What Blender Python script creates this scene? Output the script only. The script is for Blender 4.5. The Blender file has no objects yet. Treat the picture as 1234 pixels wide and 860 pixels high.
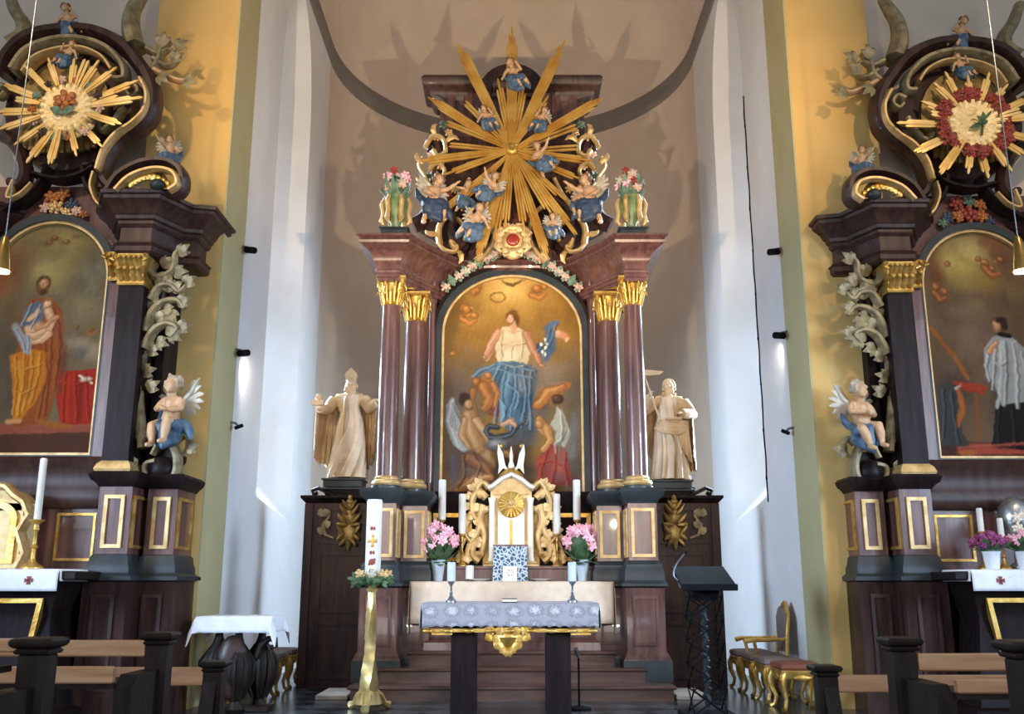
import bpy, math, random
import numpy as np
from mathutils import Vector, Matrix, Euler
PI = math.pi
random.seed(7)
SC = bpy.context.scene
COL = SC.collection
# ------------------------------------------------------------------ camera geometry (metres, camera over x=0,y=0)
F, TILT, EYE = 1150.0, math.radians(13.4), 1.2
CT, ST = math.cos(TILT), math.sin(TILT)
def at(px, py, Y):
    """real-world point at distance Y that the photo shows at px,py"""
    u, v = (px - 617) / F, (430 - py) / F
    dy, dz = CT - v * ST, ST + v * CT
    s = Y / dy
    return Vector((s * u, Y, EYE + s * dz))
def zz(py, Y): return at(617, py, Y).z
def mpp(py, Y): return at(618, py, Y).x
cam = bpy.data.cameras.new('camera'); cam.sensor_width = 36; cam.lens = F / 1234 * 36; cam.clip_end = 100
camo = bpy.data.objects.new('camera', cam); COL.objects.link(camo)
camo.location = (0, 0, EYE); camo.rotation_euler = (PI / 2 + TILT, 0, 0); SC.camera = camo

# ------------------------------------------------------------------ materials
def lin(h):
    if isinstance(h, str):
        c = [int(h[i:i + 2], 16) / 255 for i in (0, 2, 4)]
        return tuple(x / 12.92 if x <= .04045 else ((x + .055) / 1.055) ** 2.4 for x in c)
    return tuple(h)
def mat(name, c1, c2=None, rough=.6, metal=0., scale=6., stretch=(1, 1, 1), bump=0., bscale=None, coat=0., emit=None, estr=0., detail=4, trans=0., spec=None, lo=.35, hi=.65, alpha=None):
    m = bpy.data.materials.new(name); m.use_nodes = True
    nt = m.node_tree; N = nt.nodes; L = nt.links
    b = N['Principled BSDF']
    b.inputs['Roughness'].default_value = rough; b.inputs['Metallic'].default_value = metal
    b.inputs['Coat Weight'].default_value = coat
    if spec is not None: b.inputs['Specular IOR Level'].default_value = spec
    if trans: b.inputs['Transmission Weight'].default_value = trans
    if alpha is not None: b.inputs['Alpha'].default_value = alpha
    tc = N.new('ShaderNodeTexCoord'); mp = N.new('ShaderNodeMapping'); mp.inputs['Scale'].default_value = stretch
    L.new(tc.outputs['Object'], mp.inputs['Vector'])
    nz = N.new('ShaderNodeTexNoise'); nz.inputs['Scale'].default_value = scale; nz.inputs['Detail'].default_value = detail
    L.new(mp.outputs['Vector'], nz.inputs['Vector'])
    rp = N.new('ShaderNodeValToRGB')
    rp.color_ramp.elements[0].position = lo; rp.color_ramp.elements[1].position = hi
    rp.color_ramp.elements[0].color = (*lin(c1), 1); rp.color_ramp.elements[1].color = (*lin(c2 or c1), 1)
    L.new(nz.outputs['Fac'], rp.inputs['Fac']); L.new(rp.outputs['Color'], b.inputs['Base Color'])
    if bump:
        bn = N.new('ShaderNodeTexNoise'); bn.inputs['Scale'].default_value = bscale or scale * 4; bn.inputs['Detail'].default_value = 3
        L.new(mp.outputs['Vector'], bn.inputs['Vector'])
        bp = N.new('ShaderNodeBump'); bp.inputs['Strength'].default_value = bump; bp.inputs['Distance'].default_value = .02
        L.new(bn.outputs['Fac'], bp.inputs['Height']); L.new(bp.outputs['Normal'], b.inputs['Normal'])
    if emit:
        b.inputs['Emission Color'].default_value = (*lin(emit), 1); b.inputs['Emission Strength'].default_value = estr
    return m
M = {}
M['white_wall'] = mat('white_plaster', 'd6d4d2', 'dcdad8', .9, scale=2, bump=.04, bscale=30)
M['apse_wall'] = mat('apse_plaster', 'cbb9a6', 'd2c0ad', .9, scale=2, bump=.04, bscale=30)
M['yellow_wall'] = mat('ochre_paint', 'c9a25e', 'd0aa68', .9, scale=1.5, bump=.04, bscale=30)
M['shaded_yellow_wall'] = mat('shaded_ochre_paint', 'aba075', 'b2a77d', .9, scale=1.5, bump=.04, bscale=30)  # arch reveal: ochre paint with its dim, cool light mixed into the colour
M['band'] = mat('grey_brown_band', '77706a', '7d756d', .9, scale=3)
M['wood_red'] = mat('polished_red_brown_wood', '4d2f2a', '6f4b43', .3, scale=5, stretch=(3, 3, .35), coat=.45, bump=.03)
M['wood_dark'] = mat('dark_brown_wood', '2e1d18', '48302a', .42, scale=5, stretch=(3, 3, .35), coat=.06, spec=.3, bump=.05)
M['wood_black'] = mat('black_stained_wood', '191112', '261c1b', .45, spec=.12, scale=6, stretch=(3, 3, .4), bump=.05)
M['slate'] = mat('slate_painted_wood', '25292b', '303638', .4, scale=6, spec=.35)
M['pew'] = mat('pew_dark_oak', '1c1613', '2c2420', .5, spec=.2, scale=7, stretch=(3, 3, .4), bump=.06)
M['oak'] = mat('pew_oak_board', 'a87a58', 'c49a74', .38, scale=6, stretch=(.5, 4, 5), coat=.3, bump=.04)
M['gold'] = mat('gilding', 'b98836', 'dcb668', .36, .7, scale=9, bump=.25, bscale=40)
M['gold_dim'] = mat('dim_old_gilding', '8a6c3a', 'b09258', .4, .5, scale=9, bump=.25, bscale=40)
M['gold_bright'] = mat('bright_gilding', 'b58836', 'dcb768', .34, .6, scale=9, bump=.2, bscale=40)
M['gold_ray'] = mat('gilded_ray', 'c08530', 'dcae56', .34, .5, scale=4, bump=.1, bscale=30)
M['gold_pale'] = mat('pale_gilding', 'b8935a', 'd6b782', .45, .4, scale=9, bump=.2, bscale=40)
M['brass'] = mat('polished_brass', 'bd9c58', 'e4cc8e', .3, .6, scale=8)
M['flesh'] = mat('painted_flesh', 'b48a62', 'caa27a', .5, scale=8)
M['hair'] = mat('painted_hair', '6b4526', '8a6036', .6, scale=20)
M['hair_grey'] = mat('pale_carved_hair', '9c8a74', 'c0ac92', .6, scale=20)
M['blue'] = mat('painted_blue_drapery', '36495c', '546d84', .5, scale=6)
M['blue_dark'] = mat('dark_blue_drapery', '223043', '35465c', .5, scale=6)
M['wing'] = mat('painted_wing', 'a39a88', 'c2b8a4', .55, scale=8)
M['leaf_grey'] = mat('grey_gilt_carving', '6f6349', 'a0906a', .5, .2, scale=10, bump=.2, bscale=40)
M['statue'] = mat('cream_limewood', 'c0a078', 'd6b890', .6, scale=4, bump=.1, bscale=25)
M['statue_light'] = mat('pale_limewood', 'c2ac90', 'dcc7aa', .6, scale=4, bump=.08, bscale=25)
M['cream_ray'] = mat('cream_gilded_ray', 'd3a553', 'ecca86', .38, .35, scale=5, bump=.1)
M['statue_cope'] = mat('tan_limewood', 'a5845a', 'bf9d72', .6, scale=4, bump=.1, bscale=25)
M['stone_pale'] = mat('pale_cream_paint', 'e2d3bd', 'ece0cd', .6, scale=4, bump=.05)
M['white_cloth'] = mat('white_linen', 'd9d8dc', 'e4e3e6', .9, scale=8, bump=.05, bscale=60)
M['wax'] = mat('white_wax', 'cdc8be', 'd8d3ca', .5, scale=4)
M['wax_grey'] = mat('blue_grey_wax', 'a9b2b9', 'b6bec4', .5, scale=4)
M['black_metal'] = mat('black_iron', '0c0c0e', '131517', .65, 0, spec=.06, scale=12)
M['grey_metal'] = mat('grey_metal', '6d7176', '888c90', .35, .8, scale=12)
M['silver'] = mat('silver_plate', '8f9296', 'c4c6c8', .3, .85, scale=6, bump=.2)
M['pink'] = mat('pink_petals', 'd48a9a', 'f3c4cd', .7, scale=20)
M['violet'] = mat('violet_petals', '6e2450', '9c4478', .7, scale=20)
M['rose_red'] = mat('carved_red_rose', '6e2418', '9a3a26', .5, scale=20)
M['rose_orange'] = mat('carved_orange_rose', '8c4a20', 'b8702e', .5, scale=20)
M['rose_pale'] = mat('carved_pale_rose', 'b98d78', 'd8b6a0', .5, scale=20)
M['leaf'] = mat('green_leaf', '263c22', '49663a', .6, scale=14)
M['leaf_paint'] = mat('painted_green_leaf', '3e5a46', '6f8a70', .6, scale=14)
M['glass'] = mat('vase_glass', '98a6b0', 'b4c0c8', .12, scale=3, coat=.5)
M['pot'] = mat('white_ceramic', 'd8dade', 'e2e4e8', .3, scale=4)
M['urn'] = mat('green_urn_glaze', '3f5a42', '76854f', .4, scale=9, bump=.1)
M['cushion'] = mat('mauve_grey_upholstery', '6f605c', '80706b', .9, scale=30, bump=.2, bscale=90)
M['cushion_red'] = mat('red_brown_seat_cover', '6d3a24', '7f4a2e', .8, scale=30, bump=.2, bscale=90)
M['carved_dark'] = mat('black_carved_wood', '120d0b', '261b15', .5, spec=.25, scale=8, bump=.2)
M['step'] = mat('step_wood', '4a3026', '63453a', .3, scale=5, stretch=(.5, 3, 3), coat=.3, bump=.03)
M['pale_stone'] = mat('pale_stone_slab', 'a9a095', 'bdb4a8', .5, scale=5)
M['ruby'] = mat('red_jewel', '8e2a16', 'b03a20', .2, scale=5, coat=.6)
M['lamp_glow'] = mat('opal_lamp_glass', 'fff2dc', None, .4, emit='ffe3b8', estr=9)
M['bronze'] = mat('lamp_bronze', '8a6a34', 'a88548', .3, .8, scale=6)
M['paint_red'] = mat('red_ornament', '7a2f28', '8f3c30', .6, scale=10)

# ------------------------------------------------------------------ mesh builder
def miter(plan, off, closed=True):
    n = len(plan); out = []
    for i in range(n):
        p = Vector(plan[i][:2])
        a = Vector(plan[(i - 1) % n][:2]); b = Vector(plan[(i + 1) % n][:2])
        if not closed and i == 0: a = p - (b - p)
        if not closed and i == n - 1: b = p + (p - a)
        d1 = (p - a).normalized(); d2 = (b - p).normalized()
        n1 = Vector((d1.y, -d1.x)); n2 = Vector((d2.y, -d2.x))
        k = n1 + n2
        k = k / max(k.dot(n1), .45) if k.length > 1e-6 else n1
        out.append((p.x + k.x * off, p.y + k.y * off))
    return out
class MB:
    def __init__(s): s.v = []; s.f = []
    def add(s, vs, fs):
        o = len(s.v); s.v += [tuple(v) for v in vs]; s.f += [tuple(i + o for i in f) for f in fs]; return s
    def box(s, x0, x1, y0, y1, z0, z1, bev=0.):
        if bev <= 0 or min(x1 - x0, y1 - y0, z1 - z0) < 2.2 * bev:
            v = [(x, y, z) for z in (z0, z1) for x, y in ((x0, y0), (x1, y0), (x1, y1), (x0, y1))]
            return s.add(v, [(3, 2, 1, 0), (4, 5, 6, 7), (0, 1, 5, 4), (1, 2, 6, 5), (2, 3, 7, 6), (3, 0, 4, 7)])
        return s.loft([(x0, y0), (x1, y0), (x1, y1), (x0, y1)], [(z0, -bev), (z0 + bev, 0), (z1 - bev, 0), (z1, -bev)])
    def loft(s, plan, prof):
        """closed CCW plan (seen from above), prof = [(z, outward offset)...]"""
        n = len(plan); vs = []; fs = []
        for z, o in prof: vs += [(x, y, z) for x, y in miter(plan, o)]
        for k in range(len(prof) - 1):
            for i in range(n):
                j = (i + 1) % n; fs.append((k * n + i, k * n + j, (k + 1) * n + j, (k + 1) * n + i))
        fs.append(tuple(range(n - 1, -1, -1))); fs.append(tuple((len(prof) - 1) * n + i for i in range(n)))
        return s.add(vs, fs)
    def prism(s, poly, y0, y1):
        """outline in XZ, extruded along Y"""
        n = len(poly); vs = [(x, y0, z) for x, z in poly] + [(x, y1, z) for x, z in poly]
        return s.add(vs, [tuple(range(n)), tuple(range(2 * n - 1, n - 1, -1))] + [(i, i + n, (i + 1) % n + n, (i + 1) % n) for i in range(n)])
    def prismx(s, poly, x0, x1):
        n = len(poly); vs = [(x0, y, z) for y, z in poly] + [(x1, y, z) for y, z in poly]
        return s.add(vs, [tuple(range(n - 1, -1, -1)), tuple(range(n, 2 * n))] + [(i, (i + 1) % n, (i + 1) % n + n, i + n) for i in range(n)])
    def tube(s, pts, rad, n=8, ref=None, k=1., sq=False, caps=True):
        pts = [Vector(p) for p in pts]; m = len(pts)
        if not hasattr(rad, '__len__'): rad = [rad] * m
        up = None; vs = []; fs = []
        for i in range(m):
            t = (pts[min(i + 1, m - 1)] - pts[max(i - 1, 0)])
            t = t.normalized() if t.length > 1e-9 else Vector((0, 0, 1))
            if ref is not None: b = Vector(ref)
            else:
                if up is None: up = Vector((0, 0, 1)) if abs(t.z) < .9 else Vector((1, 0, 0))
                b = up
            a = t.cross(b)
            if a.length < 1e-5: a = t.orthogonal()
            a.normalize(); b = a.cross(t).normalized(); up = b
            for j in range(n):
                q = 2 * PI * (j + .5) / n; c_, s_ = math.cos(q), math.sin(q)
                if sq: e = max(abs(c_), abs(s_)); c_, s_ = c_ / e, s_ / e
                vs.append(pts[i] + a * c_ * rad[i] + b * s_ * rad[i] * k)
        for i in range(m - 1):
            for j in range(n):
                fs.append((i * n + j, i * n + (j + 1) % n, (i + 1) * n + (j + 1) % n, (i + 1) * n + j))
        if caps: fs.append(tuple(range(n - 1, -1, -1))); fs.append(tuple((m - 1) * n + j for j in range(n)))
        return s.add(vs, fs)
    def lathe(s, prof, c, n=20, sx=1., sy=1.):
        vs = []; fs = []
        for r, z in prof:
            for j in range(n):
                q = 2 * PI * j / n; vs.append((c[0] + r * sx * math.cos(q), c[1] + r * sy * math.sin(q), c[2] + z))
        for i in range(len(prof) - 1):
            for j in range(n): fs.append((i * n + j, i * n + (j + 1) % n, (i + 1) * n + (j + 1) % n, (i + 1) * n + j))
        fs.append(tuple(range(n - 1, -1, -1))); fs.append(tuple((len(prof) - 1) * n + j for j in range(n)))
        return s.add(vs, fs)
    def ell(s, c, r, rot=None, n=10, m=7):
        if not hasattr(r, '__len__'): r = (r, r, r)
        R = Euler(rot).to_matrix() if rot else Matrix.Identity(3); c = Vector(c)
        vs = [c + R @ Vector((0, 0, -r[2]))]; fs = []
        for i in range(1, m):
            a = -PI / 2 + PI * i / m
            for j in range(n):
                q = 2 * PI * j / n
                vs.append(c + R @ Vector((r[0] * math.cos(a) * math.cos(q), r[1] * math.cos(a) * math.sin(q), r[2] * math.sin(a))))
        vs.append(c + R @ Vector((0, 0, r[2]))); T = len(vs) - 1
        for j in range(n):
            fs.append((0, 1 + (j + 1) % n, 1 + j)); fs.append((T, T - n + j, T - n + (j + 1) % n))
        for i in range(m - 2):
            for j in range(n):
                a = 1 + i * n + j; b = 1 + i * n + (j + 1) % n; fs.append((a, b, b + n, a + n))
        return s.add(vs, fs)
    def frame(s, outer, inner, y0, y1):
        """ring between two XZ outlines of equal length, thickness y0..y1"""
        n = len(outer); vs = [(x, y0, z) for x, z in outer] + [(x, y0, z) for x, z in inner] + [(x, y1, z) for x, z in outer] + [(x, y1, z) for x, z in inner]
        fs = []
        for i in range(n):
            j = (i + 1) % n
            fs += [(i, j, n + j, n + i), (2 * n + i, 3 * n + i, 3 * n + j, 2 * n + j), (i, 2 * n + i, 2 * n + j, j), (n + i, n + j, 3 * n + j, 3 * n + i)]
        return s.add(vs, fs)
    def panel(s, x0, x1, z0, z1, y, w, d=.02):
        """raised rectangular moulding on a face at y facing the nave"""
        o = [(x0, z0), (x1, z0), (x1, z1), (x0, z1)]
        i_ = [(x0 + w, z0 + w), (x1 - w, z0 + w), (x1 - w, z1 - w), (x0 + w, z1 - w)]
        return s.frame(o, i_, y - d, y + .003)
    def xf(s, Mx):
        s.v = [tuple(Mx @ Vector(v)) for v in s.v]; return s
    def build(s, name, m, parent=None, loc=None, ang=35, smooth=True):
        return mk(name, s.v, s.f, m, parent, loc, ang, smooth)
def wloc(o):
    p = Vector((0, 0, 0))
    while o: p += o.location; o = o.parent
    return p
def mk(name, v, f, m, parent=None, loc=None, ang=35, smooth=True):
    me = bpy.data.meshes.new(name)
    if parent is not None: base = wloc(parent)
    elif loc is not None: base = Vector(loc)
    else:
        a = np.array(v); base = Vector(((a[:, 0].min() + a[:, 0].max()) / 2, (a[:, 1].min() + a[:, 1].max()) / 2, a[:, 2].min()))
    me.from_pydata([(x - base.x, y - base.y, z - base.z) for x, y, z in v], [], f)
    import bmesh
    bm = bmesh.new(); bm.from_mesh(me); bmesh.ops.recalc_face_normals(bm, faces=bm.faces); bm.to_mesh(me); bm.free()
    if smooth:
        me.polygons.foreach_set('use_smooth', [True] * len(me.polygons)); me.set_sharp_from_angle(angle=math.radians(ang))
    me.materials.append(M[m] if isinstance(m, str) else m)
    o = bpy.data.objects.new(name, me); COL.objects.link(o)
    if parent is not None: o.parent = parent
    else: o.location = base
    return o
def sculpt(name, mb, m, parent=None, vox=.02, smooth=3, loc=None):
    """fuse overlapping lumps into one continuous carved surface"""
    o = mb.build(name, m, parent, loc)
    r = o.modifiers.new('r', 'REMESH'); r.mode = 'VOXEL'; r.voxel_size = vox; r.use_smooth_shade = True
    if smooth:
        q = o.modifiers.new('s', 'SMOOTH'); q.factor = .5; q.iterations = smooth
    dg = bpy.context.evaluated_depsgraph_get(); dg.update()
    me = bpy.data.meshes.new_from_object(o.evaluated_get(dg))
    old = o.data; o.modifiers.clear(); o.data = me; bpy.data.meshes.remove(old); me.name = name
    me.materials.clear(); me.materials.append(M[m])
    me.polygons.foreach_set('use_smooth', [True] * len(me.polygons))
    return o
def tag(o, label, cat, group=None, kind=None):
    o['label'] = label; o['category'] = cat
    if group: o['group'] = group
    if kind: o['kind'] = kind
    return o
def thing(name, loc, label, cat, group=None):
    o = bpy.data.objects.new(name, None); COL.objects.link(o); o.location = loc; o.empty_display_size = .1
    return tag(o, label, cat, group)
def struct(o): o['kind'] = 'structure'; return o
def copy_tree(o, parent=None):
    c = o.copy(); COL.objects.link(c)
    if parent is not None: c.parent = parent
    for ch in list(o.children): copy_tree(ch, c)
    return c
def arc(cx, cz, rx, rz, a0, a1, n): return [(cx + rx * math.cos(a0 + (a1 - a0) * i / n), cz + rz * math.sin(a0 + (a1 - a0) * i / n)) for i in range(n + 1)]
def arch(cx, hw, z0, zs, zt, n=20):
    """outline: bottom-left, bottom-right, then arch round to the left spring"""
    return [(cx - hw, z0), (cx + hw, z0)] + arc(cx, zs, hw, zt - zs, 0, PI, n)
def spiral(cx, cz, r0, r1, a0, turns, n=26):
    return [(cx + (r0 + (r1 - r0) * i / n) * math.cos(a0 + 2 * PI * turns * i / n), cz + (r0 + (r1 - r0) * i / n) * math.sin(a0 + 2 * PI * turns * i / n)) for i in range(n + 1)]
def crom(P, n=6):
    """Catmull-Rom through points"""
    P = [Vector(p) for p in P]; out = []
    for i in range(len(P) - 1):
        a = P[max(i - 1, 0)]; b = P[i]; c = P[i + 1]; d = P[min(i + 2, len(P) - 1)]
        for j in range(n):
            t = j / n
            out.append(.5 * ((2 * b) + (c - a) * t + (2 * a - 5 * b + 4 * c - d) * t * t + (3 * b - a - 3 * c + d) * t ** 3))
    out.append(P[-1]); return out
def pxs(P, Y, n=6):
    """smooth curve through photo points standing at distance Y"""
    return crom([at(x, y, Y) for x, y in P], n)
# ------------------------------------------------------------------ the setting
WX, Y0, Y1, YC, RA, ZS = 3.2, 10.0, 10.8, 15.2, 3.2, 10.36
def floor_mat():
    m = bpy.data.materials.new('dark_slate_floor'); m.use_nodes = True; nt = m.node_tree; N = nt.nodes; L = nt.links
    b = N['Principled BSDF']; tc = N.new('ShaderNodeTexCoord'); mp = N.new('ShaderNodeMapping'); mp.inputs['Rotation'].default_value = (0, 0, PI / 4)
    L.new(tc.outputs['Object'], mp.inputs['Vector'])
    ck = N.new('ShaderNodeTexChecker'); ck.inputs['Scale'].default_value = 3.2
    ck.inputs['Color1'].default_value = (*lin('1b1f22'), 1); ck.inputs['Color2'].default_value = (*lin('4a5054'), 1)
    L.new(mp.outputs['Vector'], ck.inputs['Vector'])
    nz = N.new('ShaderNodeTexNoise'); nz.inputs['Scale'].default_value = 9; L.new(tc.outputs['Object'], nz.inputs['Vector'])
    mx = N.new('ShaderNodeMix'); mx.data_type = 'RGBA'; mx.blend_type = 'MULTIPLY'; mx.inputs[0].default_value = .5
    L.new(ck.outputs['Color'], mx.inputs[6]); L.new(nz.outputs['Fac'], mx.inputs[7]); L.new(mx.outputs[2], b.inputs['Base Color'])
    b.inputs['Roughness'].default_value = .22; return m
M['floor'] = floor_mat()
struct(MB().box(-9, 9, -3, 19, -.2, 0).build('floor', 'floor'))
# nave end: ochre piers either side of the chancel arch, white wall behind the side altars
for s, nm in ((-1, 'left'), (1, 'right')):
    a, b = sorted((s * (WX + .02), s * 4.16))
    struct(MB().box(a, b, Y0, Y1, 0, 13.6).build('wall_pier_' + nm, 'yellow_wall'))
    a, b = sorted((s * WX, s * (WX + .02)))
    struct(MB().box(a, b, Y0 + .002, Y1, 0, 13.6).build('wall_arch_' + nm, 'shaded_yellow_wall'))
    a, b = sorted((s * 4.16, s * 9))
    struct(MB().box(a, b, Y0 + .3, Y1, 0, 13.6).build('wall_nave_' + nm, 'apse_wall'))
def hole_wall(name, x, s, hole, m):
    import bmesh
    bm = bmesh.new(); ed = []
    for loop in ([(Y1, 0), (YC, 0), (YC, ZS), (Y1, ZS)], hole):
        vs = [bm.verts.new((x, y, z)) for y, z in loop]
        ed += [bm.edges.new((vs[i], vs[(i + 1) % len(vs)])) for i in range(len(vs))]
    bmesh.ops.triangle_fill(bm, use_beauty=True, edges=ed)
    me = bpy.data.meshes.new(name); bm.to_mesh(me); bm.free(); me.materials.append(M[m])
    o = bpy.data.objects.new(name, me); COL.objects.link(o); return struct(o)
M['pane'] = mat('daylit_window_glass', 'dfe8f2', None, .3, scale=3, emit='cfe0f5', estr=.62)
for s, nm, k in ((-1, 'left', 1), (1, 'right', 2)):
    c, hw = 12.95, .95
    hole = [(12.0, 2.27), (13.9, 2.06)] + [(c + hw * math.cos(PI * i / 16), 8.1 + 1.95 * math.sin(PI * i / 16)) for i in range(17)]
    hole_wall('wall_chancel_' + nm, s * WX, s, hole, 'white_wall')
    inner = [(c - .42 + .1, 3.0), (c + .42 + .1, 2.95)] + [(c + .1 + .42 * math.cos(PI * i / 16), 7.9 + 1.2 * math.sin(PI * i / 16)) for i in range(17)]
    n = len(hole); v = [(s * WX, y, z) for y, z in hole] + [(s * (WX + .75), y, z) for y, z in inner]
    struct(mk('wall_splay_' + nm, v, [(i, (i + 1) % n, (i + 1) % n + n, i + n) for i in range(n)], 'white_wall', ang=25))
    w = thing('window_%d' % k, (s * (WX + .76), c, 2.95), 'tall round-headed daylit window deep in the ' + nm + ' chancel wall', 'window'); del w['label'], w['category']; struct(w)
    MB().prismx(inner, s * (WX + .755), s * (WX + .775)).build('pane', 'pane', w)
    f = MB()
    for q in range(8): f.box(*sorted((s * (WX + .72), s * (WX + .75))), c - .3, c + .5, 3.3 + q * .6, 3.33 + q * .6)
    f.box(*sorted((s * (WX + .72), s * (WX + .75))), c + .085, c + .115, 2.98, 9.0)
    f.build('glazing_bar', 'black_metal', w)
# apse: half cylinder, conch, vault over the chancel bay
n = 40; v = []; fs = []
for i in range(n + 1):
    q = PI * i / n; x, y = RA * math.cos(q), YC + RA * math.sin(q); v += [(x, y, 0), (x, y, ZS)]
fs = [(2 * i, 2 * i + 2, 2 * i + 3, 2 * i + 1) for i in range(n)]
struct(mk('wall_back', v, fs, 'apse_wall', loc=(0, YC, 0)))
v = []; fs = []; K = 16
for k in range(K + 1):
    e = PI / 2 * k / K
    for i in range(n + 1):
        q = PI * i / n; v.append((RA * math.cos(e) * math.cos(q), YC + RA * math.cos(e) * math.sin(q), ZS + RA * math.sin(e)))
fs = [(k * (n + 1) + i, k * (n + 1) + i + 1, (k + 1) * (n + 1) + i + 1, (k + 1) * (n + 1) + i) for k in range(K) for i in range(n)]
struct(mk('ceiling_apse', v, fs, 'apse_wall', loc=(0, YC, ZS)))
v = []
for i in range(n + 1):
    q = PI * i / n; x, z = RA * math.cos(q), ZS + RA * math.sin(q); v += [(x, Y1 - .3, z), (x, YC, z)]
struct(mk('ceiling_chancel', v, [(2 * i, 2 * i + 2, 2 * i + 3, 2 * i + 1) for i in range(n)], 'apse_wall', loc=(0, 13, ZS)))
# grey band running round chancel and apse at the springing
path = [(WX, Y1), (WX, YC)] + [(RA * math.cos(PI * i / n), YC + RA * math.sin(PI * i / n)) for i in range(1, n)] + [(-WX, YC), (-WX, Y1)]
v = []; fs = []; pr = [(0, ZS - .2), (.02, ZS - .19), (.035, ZS - .1), (.035, ZS + .1), (.02, ZS + .19), (0, ZS + .2)]
for o, z in pr: v += [(x, y, z) for x, y in miter(path, -o - .004, False)]
m_ = len(path)
fs = [(k * m_ + i, k * m_ + i + 1, (k + 1) * m_ + i + 1, (k + 1) * m_ + i) for k in range(len(pr) - 1) for i in range(m_ - 1)]
struct(mk('trim_1', v, fs, 'band', loc=(0, YC, ZS)))
struct(MB().box(-9, 9, 2.5, Y0 + .4, 13.4, 13.6).build('ceiling', 'white_wall'))
# low stone slab in front of the steps' sides
def rose(mb, c, r, seed=0):
    rr = random.Random(seed); c = Vector(c)
    mb.ell(c + Vector((0, -r * .3, 0)), (r * .45, r * .4, r * .45), None, 7, 5)
    for ring, (n, R, s) in enumerate(((5, .55, .42), (6, .85, .45))):
        for i in range(n):
            a = 2 * PI * i / n + ring * .5 + rr.random() * .4
            mb.ell(c + Vector((math.cos(a) * r * R, -r * (.25 - .2 * ring), math.sin(a) * r * R)), (r * s, r * .22, r * s * .8), (.5 * math.sin(a), -a, 0), 7, 5)
def leaf(mb, a, b, w, bend=.3, d=(0, -1, 0)):
    a, b, d = Vector(a), Vector(b), Vector(d); L = (b - a).length
    mb.tube([a, a + (b - a) * .35 + d * L * bend * .4, a + (b - a) * .7 + d * L * bend * .4, b], [w * .25, w, w * .8, w * .06], 6, ref=d, k=.18)

# ------------------------------------------------------------------ high altar
DZ = .155
steps = thing('altar_steps', (0, 11, 0), 'three brown wooden steps with pale edges leading up to the high altar', 'steps')
for k, (hw, y) in enumerate(((1.74, 10.6), (1.49, 10.95), (1.19, 11.3))):
    MB().box(-hw + .03, hw - .03, y + .03, 12.6, k * DZ, (k + 1) * DZ - .04).build('riser', 'step', steps)
    MB().box(-hw, hw, y, 12.6, (k + 1) * DZ - .04, (k + 1) * DZ, .012).build('tread', 'step', steps)
for s in (-1, 1):
    a, b = sorted((s * 1.76, s * 2.1))
    tag(MB().box(a, b, 10.75, 11.5, 0, .05, .008).build('stone_slab', 'pale_stone'), 'pale stone slab on the floor at the ' + ('paschal candle' if s < 0 else 'black lectern') + ' end of the altar steps', 'slab', 'pale stone slabs')
HA = thing('high_altar', (0, 12, DZ), 'tall red-brown columned baroque high altar in the centre of the apse', 'altar')
zP = lambda py: zz(py, 11.1)
def rect(x0, x1, y0, y1): return [(x0, y0), (x1, y0), (x1, y1), (x0, y1)]
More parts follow.
